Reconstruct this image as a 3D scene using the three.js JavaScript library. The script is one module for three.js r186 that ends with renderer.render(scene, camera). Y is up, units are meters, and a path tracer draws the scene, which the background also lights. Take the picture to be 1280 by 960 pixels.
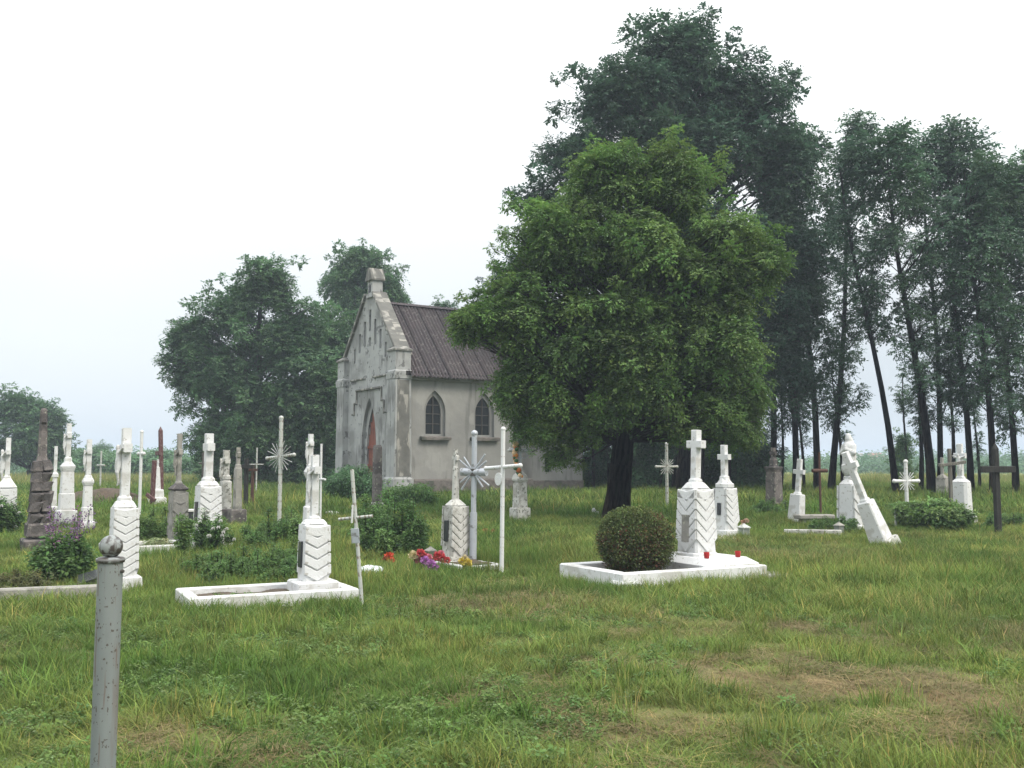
import * as THREE from 'three';
import { MarchingCubes } from 'three/addons/objects/MarchingCubes.js';
import { mergeGeometries, mergeVertices } from 'three/addons/utils/BufferGeometryUtils.js';
import { RoundedBoxGeometry } from 'three/addons/geometries/RoundedBoxGeometry.js';

// ------------------------------------------------------------------ camera, sky, sun, exposure
const F = 1230, CX = 640, CY = 480, EYE = 1.6, PITCH = Math.atan(102 / F);
const scene = new THREE.Scene();
const camera = new THREE.PerspectiveCamera(2 * Math.atan(480 / F) * 180 / Math.PI, 1280 / 960, 0.1, 4000);
camera.position.set(0, EYE, 0);
camera.rotation.x = PITCH;
const renderer = new THREE.WebGLRenderer({ antialias: true });
renderer.setSize(1024, 768);
renderer.toneMapping = THREE.LinearToneMapping;
renderer.toneMappingExposure = 2.3;
renderer.shadowMap.enabled = true;

// seeded numbers and noise
let seed = 12345;
const rnd = () => { seed = (seed + 0x6D2B79F5) | 0; let t = Math.imul(seed ^ (seed >>> 15), 1 | seed); t = (t + Math.imul(t ^ (t >>> 7), 61 | t)) ^ t; return ((t ^ (t >>> 14)) >>> 0) / 4294967296; };
const reseed = s => { seed = s | 0; };
const rr = (a, b) => a + (b - a) * rnd();
const gauss = () => (rnd() + rnd() + rnd() - 1.5) / 0.9;
const clamp = (x, a = 0, b = 1) => Math.min(b, Math.max(a, x));
const sstep = (a, b, x) => { const t = clamp((x - a) / (b - a)); return t * t * (3 - 2 * t); };
const hash2 = (i, j, s) => { let h = Math.imul(i, 374761393) ^ Math.imul(j, 668265263) ^ Math.imul(s, 974634341); h = Math.imul(h ^ (h >>> 13), 1274126177); h ^= h >>> 16; return (h >>> 0) / 4294967296; };
function vnoise(x, y, s = 0, per = 0) {
  const i = Math.floor(x), j = Math.floor(y), u = x - i, v = y - j, m = k => per ? ((k % per) + per) % per : k;
  const a = u * u * (3 - 2 * u), b = v * v * (3 - 2 * v);
  const n00 = hash2(m(i), m(j), s), n10 = hash2(m(i + 1), m(j), s), n01 = hash2(m(i), m(j + 1), s), n11 = hash2(m(i + 1), m(j + 1), s);
  return (n00 * (1 - a) + n10 * a) * (1 - b) + (n01 * (1 - a) + n11 * a) * b;
}
function fbm(x, y, s = 0, oct = 4, per = 0) { let v = 0, a = 0.5, t = 0; for (let o = 0; o < oct; o++) { v += a * vnoise(x, y, s + o * 17, per); t += a; a *= 0.5; x *= 2; y *= 2; per *= 2; } return v / t; }

// overcast sky: brighter towards the zenith, soft low cloud banks
{
  const W = 512, H = 256, d = new Float32Array(W * H * 4);
  for (let j = 0; j < H; j++) for (let i = 0; i < W; i++) {
    const el = ((j + 0.5) / H - 0.5) * Math.PI, az = (i + 0.5) / W * Math.PI * 2;
    const s = Math.max(0, Math.sin(el));
    const c = fbm(i / W * 8, j / H * 18, 5, 4, 8) - 0.5;
    const L = (0.385 + 0.27 * s + 0.85 * s * s) * (1 + 0.42 * c * Math.exp(-s * 2));
    const k = Math.exp(-s * 4) * (1 - 0.9 * c);
    d.set([L * (1 - 0.12 * k - 0.01), L * (1 - 0.035 * k), L * (1 + 0.035 * k), 1], (j * W + i) * 4);
  }
  const t = new THREE.DataTexture(d, W, H, THREE.RGBAFormat, THREE.FloatType);
  t.mapping = THREE.EquirectangularReflectionMapping; t.magFilter = THREE.LinearFilter; t.minFilter = THREE.LinearFilter; t.wrapS = THREE.RepeatWrapping;
  t.needsUpdate = true;
  scene.background = t; scene.environment = t;
}
const sun = new THREE.DirectionalLight(0xfff3e2, 1.15);
sun.position.set(60, 75, 8); sun.castShadow = true; sun.shadow.radius = 45;
Object.assign(sun.shadow.camera, { left: -60, right: 60, top: 60, bottom: -60, near: 1, far: 260 });
sun.shadow.mapSize.set(2048, 2048);
scene.add(sun); sun.target.position.set(0, 0, -30); scene.add(sun.target);
scene.fog = new THREE.FogExp2(0xd6e5f6, 0.0012);

// ------------------------------------------------------------------ ground height, pixels to places
function height(x, z) {
  const d = Math.max(0, -z);
  let h = 0.5 * sstep(13, 34, d) - 0.25 * sstep(45, 160, d);
  h += 0.10 * (fbm(x * 0.16 + 40, z * 0.16 + 9, 3, 2) - 0.5) * sstep(2, 8, d);
  h += 0.06 * (fbm(x * 0.9 + 7, z * 0.9 + 3, 8, 3) - 0.5) * (1 - sstep(30, 60, d));
  h += 2.2 * (fbm(x * 0.004 + 3, z * 0.004 + 5, 21, 3) - 0.5) * sstep(120, 500, Math.hypot(x, z));
  return h;
}
function ray(px, py) {
  const x = (px - CX) / F, y = -(py - CY) / F, c = Math.cos(PITCH), s = Math.sin(PITCH);
  return [x, y * c + s, y * s - c];
}
function at(px, py, depth) { const r = ray(px, py), k = depth / -r[2]; return new THREE.Vector3(r[0] * k, EYE + r[1] * k, -depth); }
function ground(px, py) {
  const r = ray(px, py); let d = 3;
  for (; d < 300; d += 0.05) { const k = d / -r[2]; if (EYE + r[1] * k <= height(r[0] * k, -d)) break; }
  const k = d / -r[2]; return new THREE.Vector3(r[0] * k, height(r[0] * k, -d), -d);
}
const onGround = (px, depth) => { const p = at(px, 582, depth); p.y = height(p.x, p.z); return p; };

// ------------------------------------------------------------------ textures
const enc = v => Math.round(255 * clamp(v <= 0.0031308 ? v * 12.92 : 1.055 * Math.pow(v, 1 / 2.4) - 0.055));
function colorTex(W, H, metresU, metresV, fn) {            // fn(u, v) -> linear rgb
  const d = new Uint8Array(W * H * 4);
  for (let j = 0; j < H; j++) for (let i = 0; i < W; i++) { const c = fn(i / W, j / H); const k = (j * W + i) * 4; d[k] = enc(c[0]); d[k + 1] = enc(c[1]); d[k + 2] = enc(c[2]); d[k + 3] = 255; }
  const t = new THREE.DataTexture(d, W, H); t.colorSpace = THREE.SRGBColorSpace; return finish(t, metresU, metresV);
}
function greyTex(W, H, metresU, metresV, fn) {
  const d = new Uint8Array(W * H * 4);
  for (let j = 0; j < H; j++) for (let i = 0; i < W; i++) { const c = Math.round(255 * clamp(fn(i / W, j / H))); const k = (j * W + i) * 4; d[k] = d[k + 1] = d[k + 2] = c; d[k + 3] = 255; }
  return finish(new THREE.DataTexture(d, W, H), metresU, metresV);
}
function finish(t, mu, mv) {
  t.wrapS = t.wrapT = THREE.RepeatWrapping; t.magFilter = THREE.LinearFilter; t.minFilter = THREE.LinearMipmapLinearFilter; t.generateMipmaps = true;
  t.repeat.set(1 / mu, 1 / mv); t.needsUpdate = true; return t;
}
const mixc = (a, b, t) => [a[0] + (b[0] - a[0]) * t, a[1] + (b[1] - a[1]) * t, a[2] + (b[2] - a[2]) * t];
const mulc = (a, k) => [a[0] * k, a[1] * k, a[2] * k];
const fb = (u, v, f, s, o = 4) => fbm(u * f, v * f, s, o, f);

const bumpRough = greyTex(256, 256, 0.6, 0.6, (u, v) => 0.6 * fb(u, v, 8, 31, 4) + 0.4 * fb(u, v, 48, 32, 2));
const bumpSoft = greyTex(256, 256, 1.6, 1.6, (u, v) => fb(u, v, 8, 41, 5));
const std = (o) => new THREE.MeshStandardMaterial({ roughness: 0.9, metalness: 0, ...o });
const M = {};
M.white = std({ map: colorTex(512, 512, 1.7, 1.7, (u, v) => {
  let c = mulc([0.60, 0.61, 0.615], 0.88 + 0.16 * fb(u, v, 6, 1, 5));
  c = mixc(c, [0.42, 0.415, 0.39], 0.8 * sstep(0.53, 0.74, fb(u, v, 10, 2, 5)));
  return mixc(c, [0.30, 0.29, 0.26], 0.8 * sstep(0.72, 0.78, fb(u, v, 40, 3, 3)));
}), bumpMap: bumpRough, bumpScale: 0.006 });
M.whiteOld = std({ map: colorTex(512, 512, 1.3, 1.3, (u, v) => {
  let c = mulc([0.50, 0.50, 0.475], 0.85 + 0.2 * fb(u, v, 6, 4, 5));
  c = mixc(c, [0.29, 0.285, 0.255], 0.85 * sstep(0.48, 0.66, fb(u, v, 8, 5, 6)));
  return mixc(c, [0.12, 0.12, 0.10], 0.85 * sstep(0.64, 0.74, fb(u, v, 28, 6, 4)));
}), bumpMap: bumpRough, bumpScale: 0.008 });
M.concrete = std({ map: colorTex(512, 512, 1.2, 1.2, (u, v) => {
  let c = mulc([0.26, 0.252, 0.23], 0.8 + 0.4 * fb(u, v, 10, 7, 5));
  c = mixc(c, [0.14, 0.14, 0.12], 0.8 * sstep(0.52, 0.68, fb(u, v, 7, 8, 6)));
  return mixc(c, [0.34, 0.35, 0.28], 0.7 * sstep(0.66, 0.72, fb(u, v, 22, 9, 4)));
}), bumpMap: bumpRough, bumpScale: 0.01 });
M.stone = std({ map: colorTex(512, 512, 1.1, 1.1, (u, v) => {
  let c = mulc([0.135, 0.12, 0.115], 0.7 + 0.6 * fb(u, v, 12, 10, 5));
  c = mixc(c, [0.06, 0.055, 0.055], 0.8 * sstep(0.5, 0.66, fb(u, v, 6, 11, 5)));
  return mixc(c, [0.27, 0.27, 0.22], 0.8 * sstep(0.66, 0.72, fb(u, v, 20, 12, 4)));
}), bumpMap: bumpRough, bumpScale: 0.02 });
M.plaque = std({ color: new THREE.Color().setRGB(0.035, 0.037, 0.04), roughness: 0.25 });
M.letters = std({ color: new THREE.Color().setRGB(0.30, 0.30, 0.28), roughness: 0.7 });
M.soil = std({ map: colorTex(256, 256, 0.8, 0.8, (u, v) => mulc([0.075, 0.055, 0.038], 0.5 + fb(u, v, 14, 13, 5))), bumpMap: bumpRough, bumpScale: 0.04 });
M.paintPost = std({ roughness: 0.6, map: colorTex(512, 1024, 0.36, 1.4, (u, v) => {
  let c = mulc([0.175, 0.197, 0.195], 0.85 + 0.25 * fb(u, v, 8, 14, 4));
  const n = fbm(u * 34, v * 90, 15, 3) , m = fbm(u * 9, v * 10, 16, 4);
  const streak = fbm(u * 22, v * 5, 17, 4);
  c = mixc(c, [0.06, 0.045, 0.035], 0.9 * sstep(0.68, 0.72, n * 0.8 + m * 0.2));
  c = mixc(c, [0.14, 0.11, 0.09], 0.5 * sstep(0.60, 0.78, fbm(u * 6 + 3, v * 3, 18, 5)));
  return mixc(c, [0.12, 0.075, 0.055], 0.7 * sstep(0.70, 0.80, streak));
}), bumpMap: bumpSoft, bumpScale: 0.002 });
M.paintBall = std({ roughness: 0.55, map: colorTex(256, 256, 0.2, 0.2, (u, v) => mixc([0.23, 0.25, 0.25], [0.05, 0.042, 0.038], sstep(0.40, 0.56, fb(u, v, 5, 18, 5)))) });
M.iron = std({ color: new THREE.Color().setRGB(0.06, 0.055, 0.05), roughness: 0.6 });
M.silver = std({ roughness: 0.42, metalness: 0.25, map: colorTex(256, 256, 0.5, 0.5, (u, v) => mixc([0.40, 0.43, 0.47], [0.20, 0.20, 0.20], sstep(0.55, 0.8, fb(u, v, 10, 19, 5)))) });
M.whiteMetal = std({ roughness: 0.5, map: colorTex(256, 512, 0.3, 0.6, (u, v) => mixc([0.60, 0.61, 0.61], [0.22, 0.16, 0.11], 0.9 * sstep(0.66, 0.74, fb(u, v, 12, 20, 5)))) });
M.greyMetal = std({ roughness: 0.5, map: colorTex(256, 512, 0.3, 0.6, (u, v) => mixc([0.42, 0.44, 0.42], [0.18, 0.14, 0.10], 0.9 * sstep(0.58, 0.70, fb(u, v, 12, 61, 5)))) });
M.rust = std({ roughness: 0.85, map: colorTex(256, 256, 0.4, 0.4, (u, v) => mixc([0.105, 0.048, 0.032], [0.05, 0.027, 0.022], fb(u, v, 14, 21, 5))) });
M.redPaint = std({ roughness: 0.7, map: colorTex(256, 256, 0.5, 0.5, (u, v) => mixc([0.085, 0.03, 0.03], [0.13, 0.085, 0.08], sstep(0.5, 0.72, fb(u, v, 12, 22, 5)))) });
M.oldWood = std({ map: colorTex(256, 512, 0.35, 1.4, (u, v) => mulc(mixc([0.027, 0.027, 0.025], [0.012, 0.012, 0.011], sstep(0.35, 0.65, fbm(u * 34, v * 5, 23, 4))), 0.8 + 0.4 * fb(u, v, 20, 24, 3))), bumpMap: bumpRough, bumpScale: 0.01 });
M.paleWood = std({ map: colorTex(256, 512, 0.35, 1.4, (u, v) => mulc(mixc([0.17, 0.165, 0.145], [0.075, 0.07, 0.06], sstep(0.35, 0.65, fbm(u * 34, v * 5, 25, 4))), 0.8 + 0.4 * fb(u, v, 20, 26, 3))) });
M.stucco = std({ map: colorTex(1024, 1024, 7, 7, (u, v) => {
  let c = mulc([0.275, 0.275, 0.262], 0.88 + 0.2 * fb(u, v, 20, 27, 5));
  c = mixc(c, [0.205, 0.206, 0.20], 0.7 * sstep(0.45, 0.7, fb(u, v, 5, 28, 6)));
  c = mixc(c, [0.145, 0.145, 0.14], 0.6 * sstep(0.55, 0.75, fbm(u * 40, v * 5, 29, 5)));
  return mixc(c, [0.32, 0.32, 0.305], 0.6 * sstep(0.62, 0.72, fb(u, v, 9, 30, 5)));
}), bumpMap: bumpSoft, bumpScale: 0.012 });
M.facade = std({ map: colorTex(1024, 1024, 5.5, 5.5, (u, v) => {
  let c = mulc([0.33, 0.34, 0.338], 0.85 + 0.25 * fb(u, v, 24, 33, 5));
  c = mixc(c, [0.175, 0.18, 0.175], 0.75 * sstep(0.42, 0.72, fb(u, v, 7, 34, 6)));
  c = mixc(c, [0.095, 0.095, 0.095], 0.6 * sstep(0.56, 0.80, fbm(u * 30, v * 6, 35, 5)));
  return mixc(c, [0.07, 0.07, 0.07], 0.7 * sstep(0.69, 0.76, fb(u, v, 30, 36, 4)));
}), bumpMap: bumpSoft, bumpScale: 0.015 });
M.damp = std({ map: colorTex(512, 512, 3, 3, (u, v) => {
  const c = mulc([0.13, 0.13, 0.12], 0.7 + 0.6 * fb(u, v, 14, 37, 5));
  return mixc(c, [0.34, 0.33, 0.30], 0.8 * sstep(0.58, 0.72, fbm(u * 18, v * 5, 38, 5)));
}), bumpMap: bumpSoft, bumpScale: 0.012 });
M.plinth = std({ map: colorTex(512, 512, 2, 2, (u, v) => mulc(mixc([0.15, 0.135, 0.125], [0.075, 0.08, 0.065], sstep(0.4, 0.65, fb(u, v, 6, 39, 5))), 0.7 + 0.6 * fb(u, v, 24, 40, 3))), bumpMap: bumpRough, bumpScale: 0.02 });
M.roof = [0, 1, 2].map(k => std({ map: colorTex(512, 512, 2.2, 2.2, (u, v) => {
  let c = mulc([[0.062, 0.049, 0.053], [0.056, 0.046, 0.050], [0.068, 0.055, 0.057]][k], 0.75 + 0.5 * fb(u, v, 10, 42 + k, 5));
  c = mixc(c, [0.06, 0.055, 0.055], 0.7 * sstep(0.5, 0.7, fbm(u * 26, v * 5, 45 + k, 5)));
  return mixc(c, [0.16, 0.15, 0.14], 0.6 * sstep(0.64, 0.74, fb(u, v, 26, 48 + k, 4)));
}), bumpMap: bumpRough, bumpScale: 0.006 }));
M.door = std({ roughness: 0.7, map: colorTex(256, 512, 0.4, 1.6, (u, v) => mulc(mixc([0.21, 0.062, 0.036], [0.10, 0.032, 0.022], sstep(0.35, 0.65, fbm(u * 30, v * 6, 51, 4))), 0.8 + 0.4 * fb(u, v, 16, 52, 3))) });
M.glassDark = new THREE.MeshPhysicalMaterial({ color: new THREE.Color().setRGB(0.014, 0.017, 0.018), roughness: 0.22, metalness: 0, specularIntensity: 0.45 });
M.bark = std({ map: colorTex(512, 512, 0.9, 1.6, (u, v) => {
  const n = fbm(u * 18, v * 6, 53, 5, 0);
  let c = mulc(mixc([0.11, 0.095, 0.078], [0.032, 0.027, 0.023], sstep(0.38, 0.62, n)), 0.8 + 0.5 * fb(u, v, 20, 54, 3));
  return mixc(c, [0.10, 0.12, 0.07], 0.5 * sstep(0.6, 0.72, fb(u, v, 8, 55, 4)));
}), bumpMap: greyTex(256, 256, 0.9, 1.6, (u, v) => fbm(u * 18, v * 6, 53, 4)), bumpScale: 0.03 });
M.ground = std({ vertexColors: true, map: colorTex(1024, 1024, 4.2, 4.2, (u, v) => {
  const n = fb(u, v, 34, 56, 4), m = fb(u, v, 7, 57, 5), p = fb(u, v, 90, 58, 2);
  let c = mixc([0.62, 0.72, 0.34], [0.88, 0.74, 0.48], sstep(0.40, 0.66, m));
  c = mulc(c, 0.55 + 0.9 * n * (0.6 + 0.8 * p));
  return mixc(c, [0.30, 0.24, 0.16], 0.7 * sstep(0.62, 0.74, fb(u, v, 18, 59, 4)));
}), bumpMap: greyTex(512, 512, 2.1, 2.1, (u, v) => fb(u, v, 40, 60, 4)), bumpScale: 0.012 });
const leafMat = (r, g, b, t = 0.38) => new THREE.MeshPhysicalMaterial({ color: new THREE.Color().setRGB(r, g, b), roughness: 1, transmission: t, thickness: 0, side: THREE.DoubleSide, specularIntensity: 0.3, vertexColors: true });
const petal = (r, g, b) => new THREE.MeshPhysicalMaterial({ color: new THREE.Color().setRGB(r, g, b), roughness: 0.9, transmission: 0.25, thickness: 0, side: THREE.DoubleSide });

// ------------------------------------------------------------------ geometry helpers
function boxUV(g) {                                        // uv in metres from the face direction
  if (!g.attributes.normal) g.computeVertexNormals();
  const p = g.attributes.position, n = g.attributes.normal, uv = new Float32Array(p.count * 2);
  for (let i = 0; i < p.count; i++) {
    const ax = Math.abs(n.getX(i)), ay = Math.abs(n.getY(i)), az = Math.abs(n.getZ(i));
    const [u, v] = ay > ax && ay > az ? [p.getX(i), p.getZ(i)] : ax > az ? [p.getZ(i) + 3.3, p.getY(i)] : [p.getX(i), p.getY(i)];
    uv[2 * i] = u; uv[2 * i + 1] = v;
  }
  g.setAttribute('uv', new THREE.BufferAttribute(uv, 2)); return g;
}
function loft(rings, cap = true) {                         // ring = [y, halfWidth, halfDepth, cornerCut, ox = 0, oz = 0]
  const P = [], loop = r => { const [y, w, d, c0, ox = 0, oz = 0] = r, c = Math.min(c0, w * 0.99, d * 0.99); return [[w, d - c], [w, -d + c], [w - c, -d], [-w + c, -d], [-w, -d + c], [-w, d - c], [-w + c, d], [w - c, d]].map(q => [q[0] + ox, y, q[1] + oz]); };
  const L = rings.map(loop);
  for (let k = 0; k + 1 < L.length; k++) for (let i = 0; i < 8; i++) { const j = (i + 1) % 8, a = L[k][i], b = L[k][j], c = L[k + 1][j], d = L[k + 1][i]; P.push(a, b, c, a, c, d); }
  if (cap) for (const [l, up] of [[L[0], false], [L[L.length - 1], true]]) { for (let i = 1; i < 7; i++) up ? P.push(l[0], l[i], l[i + 1]) : P.push(l[0], l[i + 1], l[i]); }
  const g = new THREE.BufferGeometry(); g.setAttribute('position', new THREE.Float32BufferAttribute(P.flat(), 3)); g.computeVertexNormals(); return boxUV(g);
}
const box = (w, h, d, c = 0.012) => loft([[0, w / 2 - c, d / 2 - c, c], [c, w / 2, d / 2, c], [h - c, w / 2, d / 2, c], [h, w / 2 - c, d / 2 - c, c]]);
function rod(a, b, r0, r1 = r0, seg = 8) {                 // a straight round bar between two points
  const A = new THREE.Vector3(...a), B = new THREE.Vector3(...b), g = new THREE.CylinderGeometry(r1, r0, A.distanceTo(B), seg);
  g.translate(0, A.distanceTo(B) / 2, 0);
  g.applyQuaternion(new THREE.Quaternion().setFromUnitVectors(new THREE.Vector3(0, 1, 0), B.clone().sub(A).normalize())); g.translate(...a); return g;
}
function limb(points, radii, seg = 6) {                    // tapered tube through points
  const P = [], N = [], I = [], U = []; let len = 0;
  const T = points.map((p, i) => points[Math.min(i + 1, points.length - 1)].clone().sub(points[Math.max(0, i - 1)]).normalize());
  let side = new THREE.Vector3(1, 0, 0.2).cross(T[0]).normalize();
  points.forEach((p, i) => {
    side = side.sub(T[i].clone().multiplyScalar(side.dot(T[i]))).normalize(); const up = T[i].clone().cross(side);
    if (i) len += p.distanceTo(points[i - 1]);
    for (let k = 0; k <= seg; k++) { const a = k / seg * Math.PI * 2, n = side.clone().multiplyScalar(Math.cos(a)).addScaledVector(up, Math.sin(a)); P.push(p.x + n.x * radii[i], p.y + n.y * radii[i], p.z + n.z * radii[i]); N.push(n.x, n.y, n.z); U.push(k / seg * radii[0] * 5, len); }
  });
  for (let i = 0; i + 1 < points.length; i++) for (let k = 0; k < seg; k++) { const a = i * (seg + 1) + k, b = a + seg + 1; I.push(a, b, a + 1, a + 1, b, b + 1); }
  const g = new THREE.BufferGeometry(); g.setAttribute('position', new THREE.Float32BufferAttribute(P, 3)); g.setAttribute('normal', new THREE.Float32BufferAttribute(N, 3)); g.setAttribute('uv', new THREE.Float32BufferAttribute(U, 2)); g.setIndex(I); return g;
}
const strip = g => { const h = g.index ? g.toNonIndexed() : g; for (const k of Object.keys(h.attributes)) if (!['position', 'normal', 'uv'].includes(k)) h.deleteAttribute(k); return h; };
const merge = list => mergeGeometries(list.map(strip));
const used = {};
const numbered = n => { const k = used[n] = (used[n] ?? -1) + 1; return k ? `${n}_${String(k).padStart(3, '0')}` : n; };
const mesh = (name, g, m, parent) => { const o = new THREE.Mesh(g, m); o.name = name; parent.add(o); return o; };
function thing(name, label, category, p, turn = 0, group) {
  const o = new THREE.Group(); o.name = numbered(name); o.position.copy(p); o.rotation.y = turn; o.userData = { label, category }; if (group) o.userData.group = group; scene.add(o); return o;
}
const structure = (name, g, m) => { const o = mesh(numbered(name), g, m, scene); o.userData = { kind: 'structure' }; return o; };
const faceAt = phi => { const a = phi * Math.PI / 180; return Math.atan2(-Math.cos(a), Math.sin(a)); };   // graves face away to the side, turned phi towards the path

// blobby bodies: smooth union of tapered capsules, meshed once
function blob(bones, lo, hi, res = 44, k = 0.02) {
  const mc = new MarchingCubes(res, new THREE.MeshStandardMaterial(), false, false, 60000), n = mc.size, h = n / 2;
  const C = [0, 1, 2].map(i => (lo[i] + hi[i]) / 2), S = Math.max(...[0, 1, 2].map(i => hi[i] - lo[i])) / 2 * 1.12;
  for (let z = 0; z < n; z++) for (let y = 0; y < n; y++) for (let x = 0; x < n; x++) {
    const p = [C[0] + (x - h) / h * S, C[1] + (y - h) / h * S, C[2] + (z - h) / h * S]; let d = 1e9;
    for (const [a, b, r0, r1] of bones) {
      const ab = [b[0] - a[0], b[1] - a[1], b[2] - a[2]], ap = [p[0] - a[0], p[1] - a[1], p[2] - a[2]];
      const t = clamp((ab[0] * ap[0] + ab[1] * ap[1] + ab[2] * ap[2]) / (ab[0] ** 2 + ab[1] ** 2 + ab[2] ** 2 + 1e-9));
      const e = Math.hypot(ap[0] - ab[0] * t, ap[1] - ab[1] * t, ap[2] - ab[2] * t) - (r0 + (r1 - r0) * t);
      const m = Math.max(k - Math.abs(d - e), 0) / k; d = Math.min(d, e) - m * m * k * 0.25;
    }
    mc.field[x + y * n + z * n * n] = -d;
  }
  mc.isolation = 0; mc.update();
  const c = mc.count, g = new THREE.BufferGeometry(), P = new Float32Array(c * 3);
  for (let i = 0; i < c; i++) for (let j = 0; j < 3; j++) P[i * 3 + j] = C[j] + mc.positionArray[i * 3 + j] * S;
  g.setAttribute('position', new THREE.BufferAttribute(P, 3));
  const s = mergeVertices(g, 1e-5); s.computeVertexNormals(); return boxUV(s);
}

// ------------------------------------------------------------------ the ground
const keepOut = [];                                        // places where no grass grows: [x, z, cos, sin, halfX, halfZ]
const noGrass = (p, turn, hx, hz, ox = 0, oz = 0) => { const c = Math.cos(turn), s = Math.sin(turn); keepOut.push([p.x + c * ox + s * oz, p.z - s * ox + c * oz, c, s, hx, hz]); };
const blocked = (x, z) => keepOut.some(([a, b, c, s, hx, hz]) => { const dx = x - a, dz = z - b; return Math.abs(c * dx - s * dz) < hx && Math.abs(s * dx + c * dz) < hz; });
const dryPatches = [[960, 850, 2.2, 1], [1120, 800, 2.0, 0.9], [860, 800, 1.6, 0.8], [1180, 880, 1.6, 0.75], [700, 800, 1.6, 0.35], [960, 945, 0.8, 0.9], [275, 905, 0.45, 0.9], [640, 750, 1.2, 0.6], [1060, 700, 2.4, 0.45], [600, 940, 0.6, 0.3]].map(([x, y, r, a]) => { const p = ground(x, y); return [p.x, p.z, r, a]; });
const meadow = (x, z) => z < -(49 + 7 * fbm(x * 0.12 + 5, 2, 75, 3));   // the hay meadow starts behind the tree row
function dryness(x, z) {
  let v = 0; for (const [a, b, r, k] of dryPatches) v = Math.max(v, k * Math.exp(-((x - a) ** 2 + ((z - b) * 0.75) ** 2) / (r * r)));
  const n = fbm(x * 1.1 + 3, z * 1.1 + 50, 71, 4), n2 = fbm(x * 0.35, z * 0.35, 72, 3);
  const n3 = fbm(x * 3.1 + 9, z * 3.1, 74, 3); return clamp(v * 1.25 * (n - 0.12) * (0.2 + 1.5 * n3) + 1.2 * (n - 0.56) + 0.5 * (n2 - 0.52) + 0.75 * (n3 - 0.47));
}
{
  const NA = 220, NR = 190, P = [], C = [], I = [], U = [];
  for (let j = 0; j <= NR; j++) {
    const r = j === 0 ? 0 : 0.35 * Math.pow(2600 / 0.35, j / NR);
    for (let i = 0; i <= NA; i++) {
      let a = i / NA * 2 - 1; a = Math.sign(a) * (0.55 * Math.abs(a) + 0.45 * Math.abs(a) ** 3) * Math.PI;   // more points ahead
      const x = Math.sin(a) * r, z = -Math.cos(a) * r; P.push(x, height(x, z), z); U.push(x, z);
      const far = meadow(x, z) ? 1 : 0, dry = dryness(x, z), n = fbm(x * 0.05, z * 0.05, 73, 3);
      let c = mixc([0.13, 0.15, 0.07], [0.22, 0.185, 0.12], dry);
      c = mixc(c, mixc([0.26, 0.32, 0.12], [0.36, 0.37, 0.16], n), far); C.push(...c);
    }
  }
  for (let j = 0; j < NR; j++) for (let i = 0; i < NA; i++) { const a = j * (NA + 1) + i, b = a + NA + 1; I.push(a, a + 1, b, b, a + 1, b + 1); }
  const g = new THREE.BufferGeometry();
  g.setAttribute('position', new THREE.Float32BufferAttribute(P, 3)); g.setAttribute('color', new THREE.Float32BufferAttribute(C, 3)); g.setAttribute('uv', new THREE.Float32BufferAttribute(U, 2));
  g.setIndex(I); g.computeVertexNormals(); structure('ground', g, M.ground);
}

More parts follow.
